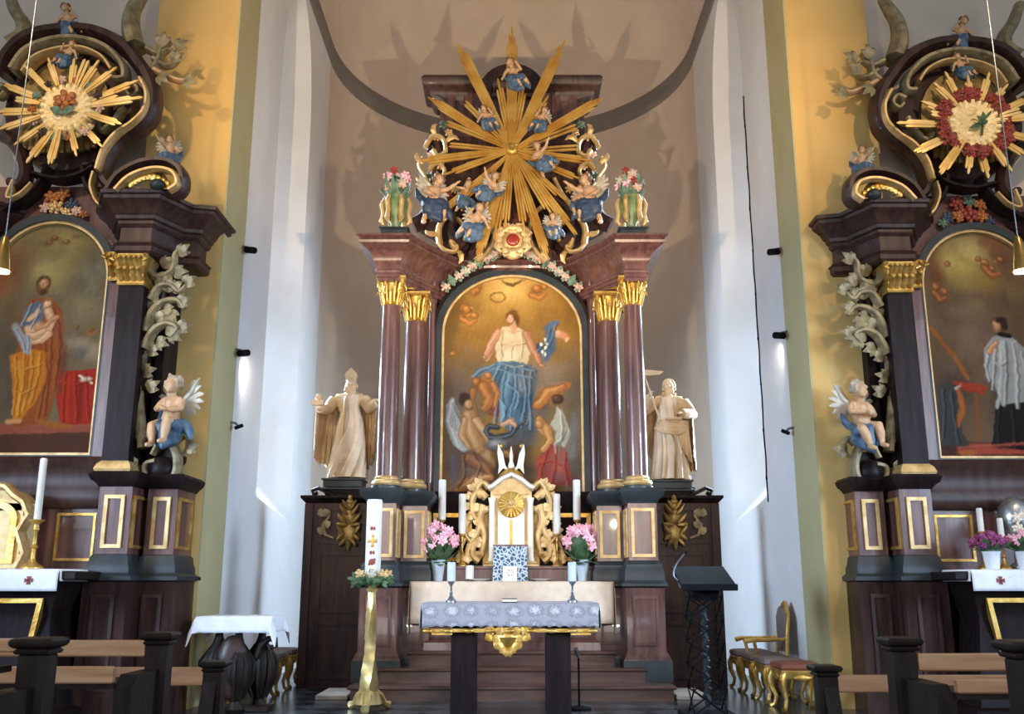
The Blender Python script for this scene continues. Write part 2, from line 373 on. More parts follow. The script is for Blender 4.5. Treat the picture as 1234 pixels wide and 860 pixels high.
for s in (-1, 1):
    for (cx, hw, yf, yb, gold2) in ((1.5, .165, 11.1, 11.9, 1), (1.16, .15, 11.5, 12.3, 1)):
        z0 = DZ if yf < 11.3 else 2 * DZ
        x0, x1 = s * cx - hw, s * cx + hw
        p = MB().loft(rect(x0, x1, yf, yb), [(z0, .1), (zP(795), .1), (zP(788), .07), (zP(784), .05), (zP(712), .05), (zP(708), .06)]).build('pedestal', 'wood_red', HA)
        MB().loft(rect(x0, x1, yf, yb), [(z0, .105), (zP(796), .105), (zP(788), .06)]).build('plinth', 'slate', p)
        MB().loft(rect(x0, x1, yf, yb), [(zP(708), .05), (zP(706), .09), (zP(703), .09), (zP(699), .06), (zP(689), .06), (zP(684), .04), (zP(680), .04), (zP(675), 0)]).build('moulding', 'slate', p)
        MB().loft(rect(x0, x1, yf, yb), [(zP(676), 0), (zP(604), 0)]).build('die', 'wood_red', p)
        MB().loft(rect(x0, x1, yf, yb), [(zP(606), .01), (zP(602), .03), (zP(598), .07), (zP(592), .09), (zP(588), .07)]).build('cap', 'slate', p)
        MB().panel(x0 + .03, x1 - .03, zP(671), zP(612), yf, .035, .02).build('panel_frame', 'gold_pale', p)
        MB().panel(x0 + .02, x1 - .02, zP(778), zP(718), yf - .05, .03, .015).build('panel_frame', 'wood_red', p)
        # gilded panel on the inward-facing side
        xi = x0 if s > 0 else x1
        q = MB().panel(0, yb - yf - .5, zP(671), zP(612), 0, .035, .02)
        q.v = [((xi + y) if s > 0 else (xi - y), yf + .06 + x, z) for x, y, z in q.v]
        q.build('panel_frame', 'gold_pale', p)
    # columns
    for k, (dpx, Y, r, yb_, yt, yc) in enumerate(((149, 11.42, 12.5, 588, 369, 337), (119, 11.82, 13, 591, 388, 356))):
        X = s * at(617 + dpx, 500, Y).x; rr = r * mpp(480, Y)
        zb, zt, zc = zz(588, 11.1), zz(yt, Y), zz(yc, Y)
        MB().lathe([(rr * 1.45, 0), (rr * 1.45, .05), (rr * 1.3, .06)], (X, Y, zb), 24).build('column_plinth', 'slate', HA)
        MB().lathe([(rr * 1.3, .06), (rr * 1.42, .08), (rr * 1.35, .11), (rr * 1.12, .13), (rr * 1.15, .15), (rr * 1.02, .17)], (X, Y, zb), 24).build('column_base', 'gold_pale', HA)
        H = zt - zb - .17
        MB().lathe([(rr * (1 - .13 * (i / 8) ** 2), .17 + H * i / 8) for i in range(9)], (X, Y, zb), 28).build('column', 'wood_red', HA)
        # gilded corinthian capital
        h = zc - zt; g = MB(); g.lathe([(rr * .9, -.01), (rr * 1.02, .0), (rr * .9, .015), (rr * .74, h * .5), (rr * .95, h * .9)], (X, Y, zt), 20)
        for ring, (h0, h1, o) in enumerate(((0, .5, 0), (.1, .78, .5))):
            for i in range(8):
                q = 2 * PI * (i + o) / 8; c_, s_ = math.cos(q), math.sin(q)
                g.tube([(X + c_ * rr * a, Y + s_ * rr * a, zt + h * (h0 + (h1 - h0) * b)) for a, b in ((.86, 0), (1.0, .5), (1.14, .9), (1.42, 1.02), (1.46, .8))], [.026, .032, .03, .026, .008], 6, k=.6)
        for i in range(4):
            q = PI / 4 + i * PI / 2; c_, s_ = math.cos(q), math.sin(q)
            g.tube([(X + c_ * a * rr, Y + s_ * a * rr, zt + h * b) for a, b in ((1.0, .45), (1.3, .8), (1.62, .88), (1.68, .72), (1.52, .66), (1.47, .78))], [.018, .02, .022, .022, .02, .016], 6)
        w = rr * 1.45
        g.loft(rect(X - w, X + w, Y - w, Y + w), [(zt + h * .88, -.02), (zt + h * .93, 0), (zc, 0)])
        g.build('capital', 'gold_bright', HA, ang=25)
    # pilaster beside the picture frame
    X = s * at(617 + 101, 480, 12.1).x
    MB().box(X - .09, X + .09, 12.05, 12.4, zz(600, 12.05), zz(330, 12.05), .01).build('pilaster', 'wood_red', HA)
    MB().lathe([(.045, 0), (.045, zz(330, 12) - zz(600, 12))], (X - s * .04, 12.04, zz(600, 12)), 12).build('bead', 'wood_red', HA)
# back board, predella
MB().box(-1.3, 1.3, 12.3, 12.7, 3 * DZ, 5.3).build('back_board', 'wood_dark', HA)
MB().loft(rect(-1.02, 1.02, 12.03, 12.35), [(1.2, 0), (zz(612, 12), 0), (zz(609, 12), .02), (zz(603, 12), .03), (zz(596, 12), .05), (zz(592, 12), .03)]).build('predella', 'wood_black', HA)
for s in (-1, 1):
    p = MB().panel(*sorted((s * .5, s * .98)), zz(676, 12), zz(618, 12), 12.03, .05, .02)
    p.build('panel_frame', 'gold', HA)
# entablature with projecting ends and a cornice that sweeps back to the middle
R_ = [(1.66, 11.24), (1.40, 11.24), (1.33, 11.4), (.95, 12.02), (.85, 12.15), (.7, 12.24), (.5, 12.27), (.3, 12.22)]
PL = [(-1.66, 12.7)] + [(-x, y) for x, y in R_] + R_[::-1] + [(1.66, 12.7)]
zA, zT = zz(337, 11.2), zz(281, 11.0)
MB().loft(PL, [(zA, 0), (zA + .04, 0), (zA + .045, .015), (zA + .09, .015), (zA + .095, .03), (zA + .13, .035), (zA + .15, .01), (zT - .32, .01)]).build('frieze', 'wood_red', HA)
MB().loft(PL, [(zT - .33, .012), (zT - .3, .03), (zT - .27, .05), (zT - .22, .06), (zT - .16, .12), (zT - .1, .21), (zT - .07, .22), (zT - .05, .2), (zT - .02, .25), (zT, .25), (zT + .015, .1)]).build('cornice', 'wood_red', HA)
for s in (-1, 1):   # pulvinated keystone blocks over the inner pilasters
    X = s * at(617 + 100, 330, 12.0).x
    MB().loft(rect(X - .08, X + .08, 11.9, 12.3), [(zz(350, 12), -.01), (zz(345, 12), .02), (zz(330, 12), 0), (zz(316, 12), .03)]).build('bracket', 'wood_red', HA)
# attic
aY = 12.35; zB = zT; zt = zz(112, aY)
hw = 1.02
MB().box(-hw, hw, aY, 12.75, zB - .05, zt).build('attic', 'wood_red', HA)
for x in (-.86, -.62, .62, .86):
    MB().box(x - .06, x + .06, aY - .05, aY + .02, zB, zt, .01).build('attic_pilaster', 'wood_red', HA)
R2 = [(1.12, aY - .02), (.62, aY - .02), (.55, aY + .08), (.34, aY + .08)]
P2 = [(-1.12, 12.75)] + [(-x, y) for x, y in R2] + R2[::-1] + [(1.12, 12.75)]
MB().loft(P2, [(zt - .16, -.04), (zt - .12, .0), (zt - .06, .03), (zt + .0, .05), (zt + .04, .1), (zt + .08, .14), (zt + .15, .16), (zt + .2, .13), (zt + .22, .05)]).build('attic_cornice', 'wood_dark', HA)
c = MB(); A = arc(0, zt + .0, .46, .42, PI * .98, PI * .02, 14); B = arc(0, zt + .0, .3, .26, PI * .98, PI * .02, 14)
c.frame(A + [(.42, zt - .1), (-.42, zt - .1)], B + [(.3, zt - .09), (-.3, zt - .09)], aY - .08, 12.7); c.build('attic_hood', 'wood_dark', HA)
# scrolled side wings of the attic
def band2(P, w, d, Y, name, m, par, k=None, n=6):
    """carved scroll: a ribbon following XZ curve P at distance Y, w wide in the plane, d deep"""
    Q = [Vector((x, Y, z)) for x, z in P]; N = len(Q)
    rad = [w * (k[0] + (k[1] - k[0]) * i / (N - 1)) if k else w for i in range(N)]
    mb = par if isinstance(par, MB) else MB()
    mb.tube(Q, rad, 8, ref=(0, 1, 0), k=d / w, sq=False)
    return mb if isinstance(par, MB) else mb.build(name, m, par)
def P2d(L, Y, n=6): return [(p.x, p.z) for p in pxs(L, Y, n)]
for s in (-1, 1):
    mir = lambda L: L if s < 0 else [(1234 - x, y) for x, y in L]
    Y = 12.2
    band2(P2d(mir([(498, 272), (512, 262), (520, 240), (523, 215), (530, 190), (524, 170), (516, 172), (518, 182)]), Y), .085, .16, Y, 'volute', 'wood_dark', HA, (1.2, .5))
    band2(P2d(mir([(560, 300), (545, 280), (552, 255), (566, 240), (572, 222)]), Y - .2), .06, .14, Y - .2, 'volute', 'wood_dark', HA, (1.2, .6))
    MB().prism([(p.x, p.z) for p in pxs(mir([(505, 275), (520, 255), (528, 215), (535, 165), (575, 165), (600, 280), (560, 305), (530, 300)]), 12.3, 1)][:-1], 12.28, 12.5).build('wing_panel', 'wood_dark', HA)
    # gilded c-scrolls and rocaille along the sides
    for L, r, k in (([(512, 178), (522, 164), (534, 168), (537, 182), (528, 188), (522, 181)], .045, (.7, .8)),
                    ([(517, 205), (526, 196), (536, 205), (531, 216), (523, 212)], .04, (.8, .6)),
                    ([(528, 292), (536, 301), (548, 303), (552, 296), (545, 291)], .04, (.8, .6)),
                    ([(530, 294), (529, 275), (540, 255), (556, 235), (566, 215)], .05, (1., .5)),
                    ([(575, 246), (590, 258), (596, 285), (588, 304), (576, 316)], .045, (.6, 1.1)),
                    ([(510, 190), (505, 200), (512, 212), (522, 226), (535, 228)], .035, (.8, .6)),
                    ([(690, 262), (676, 270), (674, 290), (686, 298), (690, 288)] if s > 0 else [(545, 262), (556, 268), (560, 288), (548, 298), (543, 290)], .04, (.8, .8))):
        LL = mir(L) if not (s > 0 and L[0][0] > 617) else L
        band2(P2d(LL, 11.95), r, .07, 11.95, 'gilded_scroll', 'gold_pale', HA, k)
    for i, (x, y) in enumerate(((527, 165), (520, 186), (531, 200), (516, 212), (529, 222), (541, 236), (535, 250), (528, 262), (548, 228), (534, 150), (541, 160))):
        c_ = at(x if s < 0 else 1234 - x, y, 12.0)
        mb = MB(); rose(mb, c_, .05, i); mb.build('carved_flower', ['gold_pale', 'rose_pale', 'gold_pale', 'leaf_paint', 'gold_pale', 'rose_red'][i % 6], HA)
    # small gilded leaves curling off the scrolls
    for (x, y, a) in ((510, 196, 2.6), (524, 163, 1.9), (538, 170, .6), (534, 225, 2.9), (516, 217, 3.4), (553, 303, 5.2), (527, 282, 3.3), (580, 300, 4.6)):
        o = at(x if s < 0 else 1234 - x, y, 11.93); a2 = a if s < 0 else PI - a
        c_, s_ = math.cos(a2), math.sin(a2); e = s
        MB().tube([o, o + Vector((c_ * .07, -.03, s_ * .07)), o + Vector((c_ * .13 - s_ * .03 * e, -.02, s_ * .13 + c_ * .03 * e)), o + Vector((c_ * .15 - s_ * .08 * e, 0, s_ * .15 + c_ * .08 * e))], [.03, .042, .03, .008], 8, ref=(0, 1, 0), k=.5).build('gilded_leaf', 'gold_pale', HA)
# altar table (mensa) with sarcophagus body and stepped gradine
MT = thing('altar_table', (0, 11.7, 3 * DZ), 'dark brown high altar table with sloping body at the top of the steps', 'altar table')
y0 = 11.36
MB().loft(rect(-.96, .96, y0 + .12, 12.25), [(3 * DZ, .06), (.55, .05), (.6, 0), (.95, .02), (1.08, .07), (1.12, .12)]).build('body', 'wood_red', MT)
MB().box(-1.14, 1.14, y0 - .02, 12.25, 1.12, zz(700, y0) - .012, .01).build('table_top', 'wood_dark', MT)
MB().loft(rect(-1.0, 1.0, 11.8, 12.3), [(zz(700, y0) - .01, 0), (zz(686, 11.93), 0), (zz(685, 11.93), .02), (zz(682, 11.93), .02)]).build('gradine', 'wood_red', MT)
# white cloth over the front of the table
def cloth(name, m, x0, x1, y0, y1, zt, zf, zs, label, cat, nx=60, scal=0., wav=.006, group=None, kx=0):
    """cloth lying on a table top: front drop to zf, side drops to zs"""
    v = []; f = []
    def grid(P, nu, nv):
        o = len(v)
        for j in range(nv + 1):
            for i in range(nu + 1): v.append(P(i / nu, j / nv))
        for j in range(nv):
            for i in range(nu): a = o + j * (nu + 1) + i; f.append((a, a + 1, a + nu + 2, a + nu + 1))
    g = lambda u, t: wav * math.sin(u * 37 + 1) * t + wav * .8 * math.sin(u * 71) * t
    grid(lambda u, t: (x0 + (x1 - x0) * u, y0 + (y1 - y0) * t, zt), 12, 3)
    def front(u, t):
        z = zt + (zf - zt) * t
        if scal and t == 1: z += scal * abs(math.sin(u * PI * kx))
        return (x0 + (x1 - x0) * u, y0 - .006 - .012 * t ** .5 + g(u, t), z)
    grid(front, nx, 6)
    for x, sg in ((x0, -1), (x1, 1)):
        grid(lambda u, t: (x + sg * (.006 + .012 * t ** .5 + g(u + .3, t)), y0 - .006 + (y1 - y0) * u, zt + (zs - zt) * t), 14, 6)
    o = mk(name, v, f, m, None, (0, y0, zf)); q = o.modifiers.new('w', 'WELD'); q.merge_threshold = .012
    q = o.modifiers.new('t', 'SOLIDIFY'); q.thickness = .008; q.offset = 1
    return tag(o, label, cat, group)
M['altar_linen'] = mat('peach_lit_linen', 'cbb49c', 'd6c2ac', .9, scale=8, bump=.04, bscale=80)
cloth('altar_cloth', 'altar_linen', -1.17, 1.17, y0 - .02, 11.9, zz(700, y0) - .008, zz(751, y0), zz(752, y0) - .1, 'plain cream altar cloth hanging over the high altar table', 'altar cloth', wav=.003)
# ------------------------------------------------------------------ side doors of the altar screen
def screen(s):
    side = 'behind the paschal candle' if s < 0 else 'behind the black lectern'
    o = thing('panelled_screen', (s * 2.1, 12.06, 0), 'dark panelled wooden door screen with gilded carving ' + side, 'screen')
    X0, X1 = 1.6, at(617 + 250, 640, 12.06).x
    a, b = sorted((s * X0, s * X1)); Y = 12.06
    MB().box(a, b, Y, Y + .12, 0, zz(602, Y)).build('board', 'wood_dark', o)
    MB().loft(rect(a, b, Y, Y + .12), [(zz(606, Y), 0), (zz(603, Y), .03), (zz(600, Y), .06), (zz(597, Y), .06)]).build('cornice', 'wood_black', o)
    for (xa, xb, za, zb) in ((.06, .86, 818, 748), (.06, .86, 738, 664), (.06, .86, 655, 610)):
        q0, q1 = sorted((s * (X0 + .12 + xa * .8), s * (X0 + .12 + xb * .8)))
        MB().panel(q0, q1, zz(za, Y), zz(zb, Y), Y, .05, .025).build('panel_moulding', 'wood_dark', o)
    a2, b2 = sorted((s * (X1 - .1), s * X1))
    MB().box(a2, b2, Y - .05, Y + .02, 0, zz(606, Y), .01).build('stile', 'wood_dark', o)
    # crest scrolls on top
    cx = s * (X1 - .14); z = zz(597, Y)
    m = MB(); band2([(cx + s * x, z + zq) for x, zq in ((-.2, .01), (-.1, .05), (0, .1), (.08, .07), (.06, .02), (.01, .04))], .03, .05, Y + .05, '', '', m, (.9, .8))
    band2([(cx + s * x, z + zq) for x, zq in ((-.32, .0), (-.22, .03), (-.14, .1), (-.2, .13))], .025, .04, Y + .05, '', '', m, (1, .6))
    m.build('crest_scroll', 'carved_dark', o)
    # gilded cartouche
    C = at(617 + s * 196, 630, 12.0); k = mpp(630, 12.0)
    g = MB()
    g.ell(C + Vector((0, 0, 8 * k)), (9 * k, .05, 11 * k)); g.ell(C + Vector((0, 0, -12 * k)), (13 * k, .045, 12 * k)); g.tube([C + Vector((0, 0, -20 * k)), C + Vector((0, 0, -32 * k))], [.06, .01], 8)
    for q in range(3): g.ell(C + Vector((0, -.01, (20 + q * 5) * k)), ((7 - 2 * q) * k, .03, 4 * k))
    for e in (-1, 1):
        for x, z_, dx, dz, w_ in ((8, 4, 9, 8, .05), (8, -2, 11, 1, .05), (9, -10, 8, 8, .05), (6, 14, 9, 9, .045), (4, 20, 7, 8, .04), (9, -16, 7, -5, .05), (6, -22, 7, -6, .045)):
            p0 = C + Vector((e * x * k, -.03, z_ * k)); g.tube([p0 - Vector((e * dx * .5 * k, 0, dz * .5 * k)), p0, p0 + Vector((e * dx * .45 * k, -.02, dz * .6 * k)), p0 + Vector((e * dx * .6 * k, -.04, dz * .9 * k))], [w_ * .6, w_, w_ * .7, w_ * .15], 7, k=.7)
    g.build('gilded_cartouche', 'gold_dim', o, ang=50)
    l = MB()
    C2 = C + Vector((s * 26 * k, -.0, 2 * k))
    l.tube([C2 + Vector((s * x * k, 0, z_ * k)) for x, z_ in ((-8, -20), (2, -16), (6, -4), (-2, 6), (4, 14), (10, 10))], [.015, .022, .025, .02, .022, .01], 8)
    [leaf(l, C2 + Vector((s * x * k, 0, z_ * k)), C2 + Vector((s * (x + dx) * k, -.02, (z_ + dz) * k)), .06) for x, z_, dx, dz in ((2, -14, 10, 6), (-2, 6, 8, 8), (4, 12, 9, -4), (5, -6, -9, 5))]; l.build('leaf_scroll', 'leaf_grey', o)
for s in (-1, 1): screen(s)
# ------------------------------------------------------------------ painted canvases: pigment laid stroke by stroke onto a fine grid
def seg_d(X, Z, pts, wid):
    best = None
    for i in range(len(pts) - 1):
        (ax, az), (bx, bz) = pts[i], pts[i + 1]; dx, dz = bx - ax, bz - az
        t = np.clip(((X - ax) * dx + (Z - az) * dz) / (dx * dx + dz * dz + 1e-12), 0, 1)
        d = np.hypot(X - ax - t * dx, Z - az - t * dz) / (wid[i] + (wid[i + 1] - wid[i]) * t)
        best = d if best is None else np.minimum(best, d)
    return best
def fbm(X, Z, f, seed):
    r = np.random.RandomState(seed); o = np.zeros_like(X)
    for k in range(26):
        a = r.rand() * 2 * PI; fr = f * (1 + 5 * r.rand() ** 2); o += np.sin(X * fr * math.cos(a) + Z * fr * math.sin(a) + r.rand() * 6.3) / (fr / f)
    return o / 5
class Canvas:
    def __init__(s, Y, cx, hw, z0, zs, zt, nx, nz):
        s.Y = Y; V = []; s.nx, s.nz = nx, nz
        for j in range(nz + 1):
            z = z0 + (zt - z0) * (1 - (1 - j / nz) ** 1.0)
            h = hw if z <= zs else hw * math.sqrt(max(0, 1 - ((z - zs) / (zt - zs)) ** 2))
            h = max(h, .004)
            for i in range(nx + 1): V.append((cx - h + 2 * h * i / nx, Y, z))
        s.V = V; a = np.array(V); s.X = a[:, 0].copy(); s.Z = a[:, 2].copy(); s.C = np.zeros((len(V), 3))
        s.k = mpp(450, Y)
        dx = fbm(s.X, s.Z, 22, 3) * .9 * s.k; s.Z += fbm(s.X, s.Z, 22, 4) * .9 * s.k; s.X += dx; dx = fbm(s.X, s.Z, 70, 5) * .45 * s.k; s.Z += fbm(s.X, s.Z, 70, 6) * .45 * s.k; s.X += dx
    def p(s, x, y): q = at(x, y, s.Y); return q.x, q.z
    def mix(s, a, c): s.C = s.C * (1 - a[:, None]) + np.array(lin(c)) * a[:, None]
    def fill(s, c): s.C[:] = lin(c)
    def el(s, x, y, rx, ry, c, soft=.4, al=1., rot=0):
        cx, cz = s.p(x, y); dx, dz = s.X - cx, s.Z - cz; q = math.radians(rot)
        u = (dx * math.cos(q) + dz * math.sin(q)) / (rx * s.k); v = (-dx * math.sin(q) + dz * math.cos(q)) / (ry * s.k)
        s.mix(al * np.clip((1 - np.hypot(u, v)) / soft, 0, 1), c)
    def st(s, P, w, c, soft=.4, al=1.):
        if not hasattr(w, '__len__'): w = [w] * len(P)
        s.mix(al * np.clip((1 - seg_d(s.X, s.Z, [s.p(*q) for q in P], [x * s.k for x in w])) / soft, 0, 1), c)
    def poly(s, P, c, al=1., soft=1.5):
        Q = [s.p(*q) for q in P]; ins = np.zeros(len(s.X), bool); n = len(Q)
        for i in range(n):
            (x0, z0), (x1, z1) = Q[i], Q[(i + 1) % n]
            if abs(z1 - z0) < 1e-9: continue
            ins ^= ((z0 > s.Z) != (z1 > s.Z)) & (s.X < (x1 - x0) * (s.Z - z0) / (z1 - z0) + x0)
        d = seg_d(s.X, s.Z, Q + [Q[0]], [1] * (n + 1)) / (soft * s.k)
        s.mix(al * np.where(ins, np.clip(.5 + d, 0, 1), np.clip(.5 - d, 0, 1)), c)
    def fold(s, P, w, dk, lt):
        s.st(P, w, dk, .9, .75); s.st([(x - 1.3 * w, y - .3 * w) for x, y in P], w * .9, lt, .9, .55)
    def clouds(s, c, f, seed, al, x, y, rx, ry):
        cx, cz = s.p(x, y); r = np.clip(1.2 - np.hypot((s.X - cx) / (rx * s.k), (s.Z - cz) / (ry * s.k)), 0, 1)
        s.mix(al * r * np.clip(fbm(s.X, s.Z, f, seed) * 1.6 + .15, 0, 1), c)
    def form(s, x, y, rx, ry, base, lt, dk, rot=0):
        """a rounded limb or head: dark edge, body tone, light on the upper left"""
        s.el(x, y, rx * 1.1, ry * 1.1, dk, .35, .9, rot); s.el(x - rx * .08, y - ry * .08, rx * .92, ry * .92, base, .45, 1, rot); s.el(x - rx * .25, y - ry * .25, rx * .5, ry * .5, lt, 1, .85, rot)
    def limb(s, P, w, base, lt, dk):
        s.st(P, [q * 1.15 for q in w], dk, .4, .85); s.st(P, w, base, .5); s.st([(x - w[0] * .25, y - w[0] * .2) for x, y in P], [q * .45 for q in w], lt, 1, .8)
    def build(s, name, parent, amp=.1):
        s.C *= (1 + amp * fbm(s.X, s.Z, 14, 9) + .07 * fbm(s.X, s.Z, 80, 12))[:, None]; s.C = np.clip(s.C * .84, 0, 1)
        n = s.nx + 1; f = [(j * n + i, j * n + i + 1, (j + 1) * n + i + 1, (j + 1) * n + i) for j in range(s.nz) for i in range(s.nx)]
        m = bpy.data.materials.get('oil_paint')
        if not m:
            m = bpy.data.materials.new('oil_paint'); m.use_nodes = True; N = m.node_tree.nodes; b = N['Principled BSDF']
            a = N.new('ShaderNodeAttribute'); a.attribute_name = 'pigment'; m.node_tree.links.new(a.outputs['Color'], b.inputs['Base Color'])
            b.inputs['Roughness'].default_value = .75; b.inputs['Specular IOR Level'].default_value = .15
            nz = N.new('ShaderNodeTexNoise'); nz.inputs['Scale'].default_value = 60; bp = N.new('ShaderNodeBump'); bp.inputs['Strength'].default_value = .08
            m.node_tree.links.new(nz.outputs['Fac'], bp.inputs['Height']); m.node_tree.links.new(bp.outputs['Normal'], b.inputs['Normal'])
        o = mk(name, s.V, f, m, parent, smooth=False)
        at_ = o.data.color_attributes.new('pigment', 'FLOAT_COLOR', 'POINT')
        at_.data.foreach_set('color', np.concatenate([s.C, np.ones((len(s.C), 1))], 1).astype(np.float32).ravel())
        return o
def framed(name, label, Y, cx, hw, z0, zs, zt, bars, nx, nz, paint):
    o = thing(name, (cx, Y, z0), label, 'painting')
    for nm, m, w0, w1, y0, y1 in bars:
        n = 24; A = arch(cx, hw + w1, z0 - w1, zs, zt + w1, n); B = arch(cx, hw + w0, z0 - w0, zs, zt + w0, n)
        MB().frame(A, B, Y + y0, Y + y1).build(nm, m, o)
    c = Canvas(Y, cx, hw + .01, z0 - .01, zs, zt + .01, nx, nz); paint(c); c.build('canvas', o)
    MB().prism(arch(cx, hw + .02, z0 - .02, zs, zt + .02, 16), Y + .005, Y + .03).build('backing', 'wood_black', o)
    return o
def person(c, head, hr, skin, hair):
    x, y = head; c.el(x, y - hr * .2, hr * 1.25, hr * 1.3, hair, .3); c.el(x - hr * .1, y + hr * .2, hr * .8, hr, skin, .35)
    c.el(x - hr * .35, y, hr * .14, hr * .1, '4a3020', .5, .7); c.el(x + hr * .2, y, hr * .14, hr * .1, '4a3020', .5, .7); c.el(x - hr * .1, y + hr * .6, hr * .25, hr * .08, '8a4030', .5, .7)
def imm(c):
    c.fill('8a6428')
    for (x, y, rx, ry, col, a) in ((618, 350, 60, 45, 'd0a050', .95), (612, 345, 35, 25, 'e0b868', .7), (560, 400, 40, 40, '94682a', .8), (670, 380, 40, 45, '8f6526', .8), (545, 470, 38, 70, '6e5440', .9), (690, 470, 40, 70, '7a6850', .9), (555, 540, 40, 60, '5a4c48', .9), (690, 560, 40, 60, '6a625e', .7), (617, 575, 60, 30, '46362c', .9), (575, 385, 26, 14, 'a5823c', .7), (540, 405, 12, 30, '5c4a20', .6), (655, 450, 22, 30, '86735a', .7), (617, 420, 60, 70, '95682a', .6)): c.el(x, y, rx, ry, col, 1, a)
    for (x, y, rx, ry, col, a) in ((545, 560, 40, 60, '3a3230', .75), (690, 570, 40, 60, '464240', .7), (617, 560, 60, 40, '3a2e28', .8), (540, 490, 22, 60, '4c4440', .6), (695, 480, 22, 60, '5c5248', .6), (575, 440, 22, 30, '6a4e2c', .6), (545, 370, 16, 30, '4a3a1c', .6), (690, 370, 16, 30, '5a431e', .6), (650, 500, 30, 24, '40383a', .6)): c.el(x, y, rx, ry, col, 1, a)
    # dove, wreath, cherub heads in the glory
    c.st([(606, 338), (614, 343), (618, 344), (628, 338)], [1, 2.2, 2.2, .8], '6a4c22', .6, .8)
    for i in range(12):
        a = i * PI / 6; c.el(600 + 8.5 * math.cos(a), 358 + 6 * math.sin(a), 2.4, 2, '7c5a20', .6, .8)
    for x, y, r in ((560, 372, 9), (566, 380, 7), (556, 384, 6), (572, 352, 8), (578, 345, 6), (648, 350, 10), (641, 355, 6), (656, 344, 6)):
        c.el(x, y, r * 1.3, r, '74461c', .8, .9); c.el(x - 1, y - 1, r * .6, r * .55, 'bf7c38', .7, .9)
    for x, y in ((562, 376), (646, 350), (568, 371), (545, 425)): c.el(x, y, 3, 3, 'd99a58', .6, .8)
    # blue clad putto with lilies
    c.st([(660, 395), (664, 405), (662, 420), (655, 430), (645, 425)], [6, 9, 10, 9, 6], '44586a', .5); c.st([(672, 388), (664, 392)], [3, 6], '50667a', .5); c.el(650, 418, 9, 8, '39464e', .6)
    c.st([(671, 404), (678, 403), (684, 408)], [3.5, 5, 4], 'c08058', .5); c.el(673, 401, 3.6, 3.8, 'd39a70', .4); c.el(683, 409, 3, 3, 'd6a682', .5)
    for x, y in ((652, 415), (657, 419), (654, 424), (657, 409), (659, 414), (656, 427)): c.el(x, y, 2.6, 2.8, 'f0e8c8', .4)
    c.st([(656, 408), (654, 440)], .9, '55603a', .6)
    # woman: blouse, arms, blue mantle
    c.st([(598, 404), (592, 418), (587, 430)], [6, 5.5, 4], 'c9a47c', .4); c.st([(636, 404), (643, 424), (652, 440)], [5, 4.5, 3], 'b57850', .4)
    c.st([(598, 410), (590, 424), (586, 431)], [5, 4.5, 2.6], 'b8704e', .4); c.el(585, 432, 3, 3.4, 'd8a074', .4); c.el(653, 440, 4.5, 2.4, 'd8a074', .4, 1, -20)
    c.poly([(606, 394), (624, 394), (636, 402), (640, 418), (634, 444), (600, 442), (597, 420), (595, 404)], 'cdb58c'); c.el(616, 428, 13, 13, 'dfca9e', .6); c.el(622, 405, 12, 8, 'd9c096', .6)
    c.st([(604, 415), (618, 417), (634, 414)], 1.2, 'a88a5a', .5, .8); c.st([(606, 400), (604, 436)], 1, 'a88a5a', .5, .5)
    c.el(618, 392, 4.5, 7, 'd2a076', .4); c.el(617, 381, 9, 11, '7a4e22', .4); c.el(622, 386, 7, 9, '6e431c', .5); person(c, (614.5, 383), 6, 'e0b48a', '6e441c')
    c.poly([(600, 436), (618, 434), (640, 440), (649, 446), (650, 460), (643, 478), (645, 520), (632, 528), (604, 512), (600, 470), (596, 452), (570, 456), (571, 446)], '4e6672')
    c.poly([(632, 440), (649, 447), (647, 462), (642, 480), (645, 520), (630, 527), (626, 480)], '38484e', .85)
    c.st([(612, 452), (605, 480), (606, 505)], [7, 9, 6], '7c96a0', .8, .8); c.st([(622, 452), (628, 470), (616, 500)], [3, 4, 3], '6f8a94', .7, .7); c.st([(602, 440), (580, 448), (571, 454)], [4, 5, 2], '5d7682', .6)
    for P in ([(610, 440), (600, 462), (601, 500)], [(620, 440), (618, 470), (612, 510)], [(630, 445), (634, 480), (628, 515)], [(614, 460), (624, 490)]): c.st(P, 1.2, '334650', .7, .7)
    # putto holding the mantle, orange drapery, tablet
    c.st([(585, 455), (590, 470), (586, 485)], [7, 9, 6], 'a8652c', .5); c.el(576, 463, 5, 5.5, '8d5326', .5); c.el(588, 452, 4.5, 4.5, 'c68046', .5); c.st([(592, 465), (597, 488)], [4, 3], 'b5713a', .5)
    c.poly([(586, 490), (602, 489), (602, 503), (589, 501)], '7a3c24', .9)
    # serpent coiled round the globe, feet
    c.el(628, 527, 26, 20, '484848', .5, .9); c.st([(600, 516), (588, 514), (586, 522), (596, 527), (612, 524), (622, 516), (630, 510), (634, 500)], [3, 3.5, 3.5, 4, 4, 3, 2, 1], '2c3034', .4); c.el(598, 530, 13, 7, '8b8478', .7, .8)
    c.st([(606, 511), (616, 506), (620, 513)], [3.5, 4, 3], 'c79478', .5); c.st([(626, 514), (634, 508), (636, 499)], [1, 1.6, 1], '8c8458', .5)
    # left angel
    c.poly([(545, 478), (538, 488), (537, 510), (545, 535), (566, 551), (574, 545), (562, 520), (555, 498)], '8e8c84'); c.st([(546, 482), (541, 505), (552, 535), (566, 549)], [2.5, 4, 4, 2], 'aeb0ae', .6)
